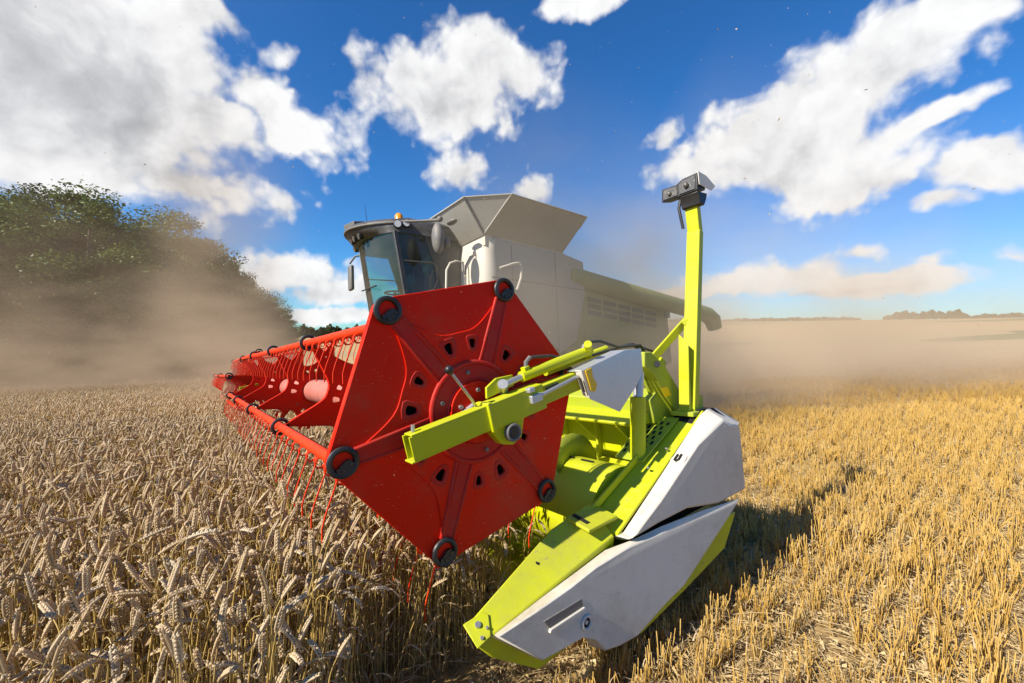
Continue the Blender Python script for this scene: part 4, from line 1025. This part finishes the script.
for r0, r1, dens in ((0.8, 5, 1300), (5, 10, 320), (10, 20, 40)):
    area = 4.2 * (r1 * r1 - r0 * r0) / 2; x, y = sample(int(area * dens), r0, r1, -1.2, 3.0); f, l = to_local(x, y)
    ok = ((l > 0.05) | (f < 0)) & (vnoise(x, y, 2.3, 9) + RNG.uniform(-1, 1, len(x)) > -0.35); XS.append(x[ok]); YS.append(y[ok])
x = np.concatenate(XS); y = np.concatenate(YS); n = len(x)
scatter('loose_straw', sp, np.stack([x, y, terrain(x, y) + RNG.exponential(0.012, n)], 1), np.stack([RNG.normal(0, 0.18, n), RNG.normal(0, 0.18, n), RNG.uniform(0, 6.28, n)], 1), RNG.uniform(0.6, 1.2, n), RNG.integers(0, 12, n), 'loose chopped straw lying between the stubble rows')
x, y = sample(46, 1.6, 9, 0.1, 1.25)
scatter('green_weeds', [weed(rs) for _ in range(4)], np.stack([x, y, terrain(x, y)], 1), np.stack([x * 0, x * 0, RNG.uniform(0, 6.28, len(x))], 1), RNG.uniform(0.3, 0.8, len(x)), RNG.integers(0, 4, len(x)), 'small green weeds in the stubble')

# ------------------------------------------------------------------ trees
def leaf_mat(name, a, b_, c_):
    m, nt, out = new_mat(name)
    b = N(nt, 'ShaderNodeBsdfPrincipled'); b.inputs['Roughness'].default_value = 0.5; b.inputs['Specular IOR Level'].default_value = 0.3
    g = N(nt, 'ShaderNodeNewGeometry'); c = ramp(nt, g.outputs['Random Per Island'], [(0.0, a), (0.5, b_), (1.0, c_)])
    tc = N(nt, 'ShaderNodeTexCoord'); n = N(nt, 'ShaderNodeTexNoise', i_Scale=0.35, i_Detail=3.0); nt.links.new(tc.outputs['Object'], n.inputs['Vector'])
    c = mixc(nt, ramp(nt, n.outputs[0], [(0.4, (0, 0, 0)), (0.65, (0.8, 0.8, 0.8))]), c, c_)
    nt.links.new(c, b.inputs['Base Color'])
    t = N(nt, 'ShaderNodeBsdfTranslucent'); nt.links.new(c, t.inputs['Color'])
    mx = N(nt, 'ShaderNodeMixShader'); mx.inputs[0].default_value = 0.3
    nt.links.new(b.outputs[0], mx.inputs[1]); nt.links.new(t.outputs[0], mx.inputs[2]); nt.links.new(mx.outputs[0], out.inputs['Surface']); return m
M['leaf'] = leaf_mat('beech_leaves', (0.035, 0.07, 0.010), (0.06, 0.105, 0.013), (0.14, 0.17, 0.018))
M['leaf_dark'] = leaf_mat('dark_leaves', (0.025, 0.042, 0.012), (0.045, 0.065, 0.015), (0.085, 0.10, 0.02))
M['bark'] = paint('bark', (0.09, 0.07, 0.05), 0.9, dust_amt=0.1)

def crown_mesh(seed, h, w, nclump, nleaf, mat):
    g = np.random.default_rng(seed)
    # clump centres through the crown volume, denser to the outside
    C_ = []
    while len(C_) < nclump:
        p = g.uniform(-1, 1, 3); r = np.linalg.norm(p)
        if r > 1 or r < 0.3: continue
        zz = (p[2] + 1) / 2
        wid = w * (0.85 + 0.3 * math.sin(zz * 2.2 + 0.4)) * (1.0 if zz < 0.7 else 1.05)
        C_.append((p[0] * wid * 0.86, p[1] * wid * 0.86, 0.03 * h + zz * h * 0.88, g.uniform(0.1, 0.24) * w * 1.15))
    C_ = np.array(C_)
    k = g.integers(0, nclump, nleaf)
    d = g.normal(0, 1, (nleaf, 3)); d /= np.linalg.norm(d, axis=1)[:, None]
    rad = C_[k, 3] * (g.random(nleaf) ** 0.4) * g.uniform(0.8, 1.2, nleaf)
    P = C_[k, :3] + d * rad[:, None] * np.array([1.15, 1.15, 0.7])
    P[:, 2] = np.maximum(P[:, 2], 0.15)
    s = g.uniform(0.075, 0.17, nleaf) * (h / 20) ** 0.5
    # leaf sprays: bent quads facing roughly outward and up
    nrm = d * 0.6 + g.normal(0, 0.6, (nleaf, 3)) + np.array([0, 0, 0.5]); nrm /= np.linalg.norm(nrm, axis=1)[:, None]
    t = np.cross(nrm, g.normal(0, 1, (nleaf, 3))); t /= np.linalg.norm(t, axis=1)[:, None]; b = np.cross(nrm, t)
    S = s[:, None]
    V = np.stack([P - t * S, P - b * S * 0.55 + nrm * S * 0.15, P + t * S, P + b * S * 0.55 - nrm * S * 0.1], 1).reshape(-1, 3)
    me = bpy.data.meshes.new('crown'); me.vertices.add(len(V)); me.vertices.foreach_set('co', V.astype(np.float32).ravel())
    me.loops.add(len(V)); me.loops.foreach_set('vertex_index', np.arange(len(V), dtype=np.int32)); me.polygons.add(nleaf)
    me.polygons.foreach_set('loop_start', np.arange(0, len(V), 4, dtype=np.int32)); me.update(calc_edges=True); me.validate()
    me.materials.append(M[mat]); return me
def trunk_mesh(seed, h):
    g = random.Random(seed); mb = MB()
    mb.tube([(0, 0, -0.5), (0.05, 0.02, h * 0.15), (0.15, -0.1, h * 0.4), (0.1, 0.05, h * 0.75)], [0.42, 0.34, 0.24, 0.07], 10)
    for i in range(9):
        z = h * g.uniform(0.18, 0.6); a = g.uniform(0, 6.28); L_ = g.uniform(2, 4.2)
        mb.tube([(0.08, 0, z), (math.cos(a) * L_ * 0.5, math.sin(a) * L_ * 0.5, z + L_ * 0.45), (math.cos(a) * L_, math.sin(a) * L_, z + L_ * 0.8)], [0.13, 0.08, 0.03], 6)
    return mb.mesh('trunk', M['bark'])
crowns = [crown_mesh(21 + i, 20, 6.4, 150, 80000, 'leaf' if i % 2 == 0 else 'leaf_dark') for i in range(4)]
trunks = [trunk_mesh(i, 20) for i in range(4)]
def tree(px, top, dep, wide, v, label):
    x = (px - 512) / 412.2 * dep; y = dep; z = float(terrain(x, y))
    h = (338.3 - top) / 412.2 * dep + EYE - z
    t = bpy.data.objects.new('tree', None); col.objects.link(t); t.location = (x, y, z); t.rotation_euler = (0, 0, v * 1.7 + px * 0.01)
    s = h / 20; t.scale = (s * wide, s * wide, s)
    tag(t, label, 'tree', 'trees along the wood edge')
    for nm, me in (('trunk', trunks[v % 4]), ('crown', crowns[v % 4])):
        o = bpy.data.objects.new(nm, me); col.objects.link(o); o.parent = t
TREES = [(-22, 158, 36, 1.1, 0, 'dark green tree cut by the left edge of the photo'),
         (26, 172, 43, 1.15, 1, 'tall green tree just left of the widest bright crown'),
         (92, 175, 40, 1.3, 2, 'tree with the widest sunlit crown, highest against the sky'),
         (150, 192, 47, 1.2, 0, 'tree directly right of the widest bright crown, its top browner'),
         (188, 222, 54, 1.0, 3, 'dark tree third down the falling line of crowns'),
         (216, 246, 64, 1.0, 2, 'tree with a rounded top half way down the falling line of crowns'),
         (240, 268, 76, 1.05, 1, 'dusty tree below the white cloud, fourth from the end of the wood'),
         (258, 284, 88, 1.05, 0, 'dusty tree near the low end of the wood edge, third from last'),
         (270, 300, 98, 1.0, 2, 'small looking dusty tree, second from last above the far reel end'),
         (279, 316, 108, 0.9, 3, 'last and lowest tree of the wood edge, nearest the hill')]
for t_ in TREES: tree(*t_)
BACK = [(5, 200, 52, 1.3, 2, 'dark tree behind the two leftmost trees, showing between their tops'), (66, 196, 52, 1.3, 3, 'dark tree half hidden behind the widest bright crown, on its left'),
        (122, 205, 56, 1.3, 1, 'dark tree filling the gap on the right of the widest bright crown'), (170, 232, 64, 1.3, 2, 'dark tree hidden in dust behind the browner crown'), (204, 258, 74, 1.3, 0, 'dusty tree seen in the gap half way down the falling crowns'), (228, 280, 88, 1.3, 3, 'dusty tree behind the rounded top, low in the dust')]
for t_ in BACK: tree(*t_)

# far woods on the ridge, which read as one mass
def far_woods(name, spans, label, size):
    V = []; F = []
    g = np.random.default_rng(5)
    for px0, px1, dep, ht, n in spans:
        px = g.uniform(px0, px1, n); dp = dep * g.uniform(0.97, 1.0, n) / np.sqrt(1 + ((px - 512) / 412.2) ** 2)
        x = (px - 512) / 412.2 * dp; y = dp; edge = np.minimum(px - px0, px1 - px) / (px1 - px0)
        h = ht * (0.35 + 0.65 * np.clip(edge * 8, 0, 1)) * (0.8 + 0.16 * np.sin(px * 0.23 + 1) + 0.13 * np.sin(px * 0.71) + 0.08 * np.sin(px * 1.9 + 2)) * g.uniform(0.05, 1, n) ** 0.6
        z = terrain(x, y) + h
        P = np.stack([x, y, z], 1); nr = g.normal(0, 1, (n, 3)); nr /= np.linalg.norm(nr, axis=1)[:, None]
        t = np.cross(nr, g.normal(0, 1, (n, 3))); t /= np.linalg.norm(t, axis=1)[:, None]; b = np.cross(nr, t); o = len(V)
        Q = np.stack([P - t * size, P - b * size, P + t * size, P + b * size], 1).reshape(-1, 3)
        F += [(o + 4 * i, o + 4 * i + 1, o + 4 * i + 2, o + 4 * i + 3) for i in range(n)]; V += Q.tolist()
    me = bpy.data.meshes.new(name); me.from_pydata(V, [], F); me.materials.append(M['leaf_dark'])
    ob = bpy.data.objects.new(name, me); col.objects.link(ob); tag(ob, label, kind='stuff')
far_woods('far_woods', [(884, 968, 560, 7, 3600), (968, 1100, 560, 3, 1600), (720, 860, 560, 3, 1500), (286, 420, 420, 10, 4000), (420, 720, 560, 4, 3000)], 'low dark woods along the distant ridge', 1.6)

# ------------------------------------------------------------------ chaff in the air
g = np.random.default_rng(9); n = 900
y = g.uniform(0.9, 9, n); x = g.uniform(-1.25, 1.25, n) * y; z = EYE + g.uniform(-0.35, 0.8, n) * y
keep = z > terrain(x, y) + 0.4; x, y, z = x[keep], y[keep], z[keep]; n = len(x)
P = np.stack([x, y, z], 1); nr = g.normal(0, 1, (n, 3)); nr /= np.linalg.norm(nr, axis=1)[:, None]
t = np.cross(nr, g.normal(0, 1, (n, 3))); t /= np.linalg.norm(t, axis=1)[:, None]; b = np.cross(nr, t)
s = (g.uniform(0.0012, 0.0042, n) * (0.6 + y * 0.12))[:, None]
V = np.stack([P - t * s * 1.8, P - b * s * 0.7 + nr * s * 0.4, P + t * s * 1.8, P + b * s * 0.7 + nr * s * 0.4], 1).reshape(-1, 3)
me = bpy.data.meshes.new('flying_chaff'); me.from_pydata(V.tolist(), [], [(4 * i, 4 * i + 1, 4 * i + 2, 4 * i + 3) for i in range(n)]); me.materials.append(M['dryleaf'])
o = bpy.data.objects.new('flying_chaff', me); col.objects.link(o); tag(o, 'pale specks of chaff blowing through the air', kind='stuff')

# ------------------------------------------------------------------ blown dust (volume only)
def dust(name, lo, hi, field, label, color=(0.84, 0.68, 0.50), rate=1.0, aniso=0.0):
    lo = Vector(lo); hi = Vector(hi); c = (lo + hi) / 2; d = hi - lo
    m, nt, out = new_mat(name)
    v = N(nt, 'ShaderNodeVolumePrincipled'); v.inputs['Color'].default_value = (*color, 1); v.inputs['Anisotropy'].default_value = aniso
    g = N(nt, 'ShaderNodeNewGeometry'); sp_ = N(nt, 'ShaderNodeSeparateXYZ'); nt.links.new(g.outputs['Position'], sp_.inputs[0])
    nt.links.new(field(nt, g.outputs['Position'], sp_.outputs[0], sp_.outputs[1], sp_.outputs[2]), v.inputs['Density'])
    nt.links.new(v.outputs[0], out.inputs['Volume'])
    m.cycles.volume_step_rate = rate
    o = obj(name, MB().box((0, 0, 0), d), m); o.location = c
    tag(o, label, kind='stuff'); return o
def sstep(nt, v, a, b):
    n = N(nt, 'ShaderNodeMapRange', interpolation_type='SMOOTHSTEP'); nt.links.new(v, n.inputs[0]); n.inputs[1].default_value = a; n.inputs[2].default_value = b; return n.outputs[0]
def above(nt, x, y, z):
    return math_n(nt, 'MAXIMUM', math_n(nt, 'SUBTRACT', math_n(nt, 'SUBTRACT', z, math_n(nt, 'MULTIPLY', x, GX)), math_n(nt, 'MULTIPLY', y, GY)), 0.0)
def cloudy(nt, pos, scale, lo_, hi_, detail=3.0, stretch=(1, 1, 1.6)):
    mp = N(nt, 'ShaderNodeMapping'); mp.inputs['Scale'].default_value = stretch; nt.links.new(pos, mp.inputs[0])
    n = N(nt, 'ShaderNodeTexNoise', i_Scale=scale, i_Detail=detail, i_Roughness=0.55); nt.links.new(mp.outputs[0], n.inputs['Vector'])
    return sstep(nt, n.outputs[0], lo_, hi_)
def mul(nt, *a):
    r = a[0]
    for b in a[1:]: r = math_n(nt, 'MULTIPLY', r, b)
    return r
def expo(nt, h, H):
    return math_n(nt, 'EXPONENT', math_n(nt, 'DIVIDE', math_n(nt, 'MULTIPLY', h, -1.0), H))
def f_wood(nt, pos, x, y, z):
    h = above(nt, x, y, z)
    side = math_n(nt, 'SUBTRACT', 1.0, sstep(nt, math_n(nt, 'ADD', x, math_n(nt, 'MULTIPLY', y, 0.55)), -2.5, 1.5))
    return mul(nt, expo(nt, h, 3.1), side, math_n(nt, 'ADD', 1.0, math_n(nt, 'MULTIPLY', sstep(nt, math_n(nt, 'ADD', x, math_n(nt, 'MULTIPLY', y, 0.55)), -5.0, -1.5), 1.1)), sstep(nt, math_n(nt, 'ADD', y, math_n(nt, 'MULTIPLY', sstep(nt, math_n(nt, 'ADD', x, math_n(nt, 'MULTIPLY', y, 0.55)), -6.0, -1.0), 7.5)), 13.0, 16.5), math_n(nt, 'ADD', 0.08, cloudy(nt, pos, 0.21, 0.45, 0.58, 6.0, (1, 1, 2.2))), 0.2)
dust('dust_by_the_wood', (-48, 7.5, -4.6), (-2, 34, 10), f_wood, 'brown dust drifting in front of the wood', color=(0.63, 0.47, 0.315), rate=0.5)
def f_body(nt, pos, x, y, z):
    h = above(nt, x, y, z)
    return mul(nt, expo(nt, h, 2.6), sstep(nt, math_n(nt, 'SUBTRACT', y, math_n(nt, 'MULTIPLY', x, 0.9)), 3.3, 5.0), sstep(nt, x, -1.2, 0.6), math_n(nt, 'ADD', 0.22, cloudy(nt, pos, 0.5, 0.38, 0.62, 5.0)), 0.6)
dust('dust_round_the_machine', (-1.2, 3.3, -0.7), (3.9, 12.5, 4.6), f_body, 'fine dust blowing along the side of the harvester', color=(0.54, 0.45, 0.32), rate=0.5)
def f_field(nt, pos, x, y, z):
    h = above(nt, x, y, z)
    st = math_n(nt, 'SUBTRACT', y, math_n(nt, 'MULTIPLY', x, 0.28))
    hh = math_n(nt, 'SUBTRACT', 2.9, math_n(nt, 'MULTIPLY', sstep(nt, x, 7.0, 26.0), 1.5))
    return mul(nt, expo(nt, h, hh), sstep(nt, st, 5.4, 8.5), math_n(nt, 'SUBTRACT', 1.0, sstep(nt, y, 20.0, 44.0)), math_n(nt, 'ADD', 0.12, cloudy(nt, pos, 0.24, 0.4, 0.6, 6.0)), 0.26)
dust('dust_over_the_stubble', (3.91, 6.0, -3.5), (60, 46, 7.5), f_field, 'tan dust hanging low over the stubble behind the machine', color=(0.92, 0.73, 0.51), rate=0.5)

# ------------------------------------------------------------------ sky, clouds, sun
w = bpy.data.worlds.new('World'); sc.world = w; w.use_nodes = True
nt = w.node_tree; nt.nodes.clear()
out = nt.nodes.new('ShaderNodeOutputWorld')
sky = nt.nodes.new('ShaderNodeTexSky'); sky.sky_type = 'NISHITA'; sky.sun_disc = False; sky.sun_elevation = SUN_EL; sky.sun_rotation = SUN_AZ
sky.altitude = 100; sky.air_density = 1.0; sky.dust_density = 0.1; sky.ozone_density = 2.5
hs = nt.nodes.new('ShaderNodeHueSaturation'); hs.inputs['Saturation'].default_value = 1.22; hs.inputs['Value'].default_value = 1.12
nt.links.new(sky.outputs[0], hs.inputs['Color'])
bg = nt.nodes.new('ShaderNodeBackground'); bg.inputs['Strength'].default_value = 0.063
tc = nt.nodes.new('ShaderNodeTexCoord')
def cam_dir(px, py):
    u = (px - 512) / 412.2; v = -(py - 341.5) / 412.2; c, s_ = math.cos(PITCH), math.sin(PITCH)
    return Vector((u, c - s_ * v, s_ + c * v)).normalized()
warp = N(nt, 'ShaderNodeTexNoise', i_Scale=5.0, i_Detail=4.0, i_Roughness=0.6); nt.links.new(tc.outputs['Generated'], warp.inputs['Vector'])
def vm(op, a, b=None, sc_=None):
    n = nt.nodes.new('ShaderNodeVectorMath'); n.operation = op
    for i, v in enumerate((a, b)):
        if v is None: continue
        if isinstance(v, (tuple, list, Vector)): n.inputs[i].default_value = tuple(v)
        else: nt.links.new(v, n.inputs[i])
    if sc_ is not None: n.inputs['Scale'].default_value = sc_
    return n
wv = vm('SCALE', vm('SUBTRACT', warp.outputs['Color'], (0.5, 0.5, 0.5)).outputs[0], sc_=0.085).outputs[0]
D = vm('NORMALIZE', vm('ADD', tc.outputs['Generated'], wv).outputs[0]).outputs[0]
def blob(px, py, rx, ry, rot=0.0):
    wt = 1.0 if max(rx, ry) > 40 else 0.42
    """soft elliptical heap of cloud round one compass direction and height"""
    c = cam_dir(px, py); R0 = math.radians(rot)
    e1 = cam_dir(px + rx * math.cos(R0), py - rx * math.sin(R0)); e2 = cam_dir(px - ry * math.sin(R0), py - ry * math.cos(R0))
    a1 = e1 / e1.dot(c) - c; a2 = e2 / e2.dot(c) - c          # tangent plane axes
    t1 = a1 / a1.length_squared; t2 = a2 / a2.length_squared
    u = vm('DOT_PRODUCT', D, t1).outputs['Value']; v = vm('DOT_PRODUCT', D, t2).outputs['Value']; k = vm('DOT_PRODUCT', D, c).outputs['Value']
    cb = nt.nodes.new('ShaderNodeCombineXYZ'); nt.links.new(u, cb.inputs[0]); nt.links.new(v, cb.inputs[1])
    q = math_n(nt, 'DIVIDE', vm('LENGTH', cb.outputs[0]).outputs['Value'], math_n(nt, 'MAXIMUM', k, 0.02))
    return math_n(nt, 'MULTIPLY', math_n(nt, 'SUBTRACT', 1.0, q), wt)
def heap(lst):
    r = None
    for b_ in lst:
        m_ = blob(*b_)
        if r is None: r = m_
        else:
            n = nt.nodes.new('ShaderNodeMath'); n.operation = 'SMOOTH_MAX'; nt.links.new(r, n.inputs[0]); nt.links.new(m_, n.inputs[1]); n.inputs[2].default_value = 0.18; r = n.outputs[0]
    return r
CL = [(40, 70, 210, 110), (150, 40, 100, 60), (70, 150, 190, 58), (215, 115, 90, 42, -12), (300, 138, 62, 36), (262, 95, 46, 34), (180, 185, 60, 26, 10), (195, 5, 50, 22),
      (285, 48, 26, 14, 35), (357, 58, 9, 22), (458, 92, 84, 52), (492, 64, 60, 40, -10), (425, 80, 44, 36), (505, 122, 34, 16, -20), (465, 168, 28, 16), (536, 192, 18, 12),
      (588, 4, 50, 15), (810, 122, 130, 58, 26), (890, 62, 130, 50, 28), (955, 18, 100, 40, 18), (735, 150, 84, 44, 10), (835, 165, 105, 46, 5), (820, 205, 26, 10), (935, 118, 62, 13, 14),
      (990, 165, 64, 24, 25), (950, 202, 30, 9), (1012, 250, 24, 9), (665, 135, 22, 10, 40), (765, 277, 90, 19), (860, 287, 130, 12), (915, 283, 80, 16), (935, 266, 22, 8), (690, 290, 50, 9), (865, 254, 24, 9),
      (285, 272, 80, 20), (345, 288, 60, 15), (330, 312, 70, 9), (277, 208, 16, 14), (236, 208, 12, 9)]
mass = heap(CL)
def fluff(vec, scale, det, rough):
    a = N(nt, 'ShaderNodeTexNoise', i_Scale=scale, i_Detail=det, i_Roughness=rough); nt.links.new(vec, a.inputs['Vector']); return a.outputs[0]
G_ = tc.outputs['Generated']
nA = fluff(G_, 6.0, 11.0, 0.6)
vo = N(nt, 'ShaderNodeTexVoronoi', feature='SMOOTH_F1', i_Scale=16.0, i_Detail=2.0, i_Roughness=0.6, i_Smoothness=0.6); nt.links.new(D, vo.inputs['Vector'])
bil = math_n(nt, 'SUBTRACT', 0.45, vo.outputs['Distance'])                       # rounded heads of cumulus
den = math_n(nt, 'ADD', mass, math_n(nt, 'ADD', math_n(nt, 'MULTIPLY', math_n(nt, 'SUBTRACT', nA, 0.5), 1.9), math_n(nt, 'MULTIPLY', bil, 0.55)))
den = math_n(nt, 'ADD', den, 0.42)
cov = N(nt, 'ShaderNodeMapRange', interpolation_type='SMOOTHSTEP'); cov.inputs[1].default_value = -0.02; cov.inputs[2].default_value = 0.5; nt.links.new(den, cov.inputs[0])
sB = fluff(D, 8.0, 6.0, 0.55); sC = fluff(vm('ADD', D, (-0.018, -0.008, 0.024)).outputs[0], 8.0, 6.0, 0.55)     # the same heaps a little nearer the sun
lit = math_n(nt, 'ADD', math_n(nt, 'MULTIPLY', math_n(nt, 'SUBTRACT', sB, sC), 1.5), math_n(nt, 'MULTIPLY', bil, 0.25))
# grey undersides: thick parts, with the big cloud on the left the thickest
thick = heap([(60, 75, 230, 95, -14), (0, 60, 140, 80), (800, 165, 120, 40, 12), (890, 75, 90, 26, 25), (450, 115, 60, 24), (300, 290, 80, 8), (850, 295, 130, 6)])
n2 = N(nt, 'ShaderNodeTexNoise', i_Scale=4.0, i_Detail=5.0, i_Roughness=0.5); nt.links.new(D, n2.inputs['Vector'])
left = math_n(nt, 'MAXIMUM', blob(60, 70, 260, 110, -14), 0.0)
tk = math_n(nt, 'ADD', math_n(nt, 'MULTIPLY', math_n(nt, 'MAXIMUM', thick, 0.0), 0.2), math_n(nt, 'ADD', math_n(nt, 'MULTIPLY', left, 0.4), math_n(nt, 'MULTIPLY', math_n(nt, 'SUBTRACT', n2.outputs[0], 0.5), 0.55)))
tk = math_n(nt, 'ADD', math_n(nt, 'SUBTRACT', tk, lit), 0.0)
cc = ramp(nt, tk, [(0.0, (10.2, 10.2, 10.2)), (0.25, (8.8, 8.8, 8.85)), (0.5, (6.6, 6.65, 6.8)), (0.95, (4.2, 4.25, 4.4))])
tint = N(nt, 'ShaderNodeMix', data_type='RGBA', blend_type='MULTIPLY'); tint.inputs[0].default_value = 1.0; nt.links.new(hs.outputs[0], tint.inputs[6]); tint.inputs[7].default_value = (0.60, 1.10, 1.46, 1)
fin = mixc(nt, math_n(nt, 'MULTIPLY', cov.outputs[0], 0.98), tint.outputs[2], cc)
nt.links.new(fin, bg.inputs['Color']); nt.links.new(bg.outputs[0], out.inputs['Surface'])
w.cycles.sampling_method = 'MANUAL'; w.cycles.sample_map_resolution = 512

sun = bpy.data.lights.new('sun', 'SUN'); so = bpy.data.objects.new('sun', sun); col.objects.link(so)
sun.energy = 4.9; sun.angle = math.radians(0.5); sun.color = (1.0, 0.93, 0.82)
sd = Vector((math.sin(SUN_AZ) * math.cos(SUN_EL), math.cos(SUN_AZ) * math.cos(SUN_EL), math.sin(SUN_EL)))
so.rotation_euler = sd.to_track_quat('Z', 'Y').to_euler()

vs = sc.view_settings; vs.view_transform = 'Standard'; vs.look = 'None'; vs.exposure = 0.66; vs.gamma = 1.0; vs.use_curve_mapping = False
sc.render.engine = 'CYCLES'; sc.cycles.use_denoising = True
sc.cycles.max_bounces = 6; sc.cycles.transparent_max_bounces = 12; sc.cycles.volume_bounces = 1
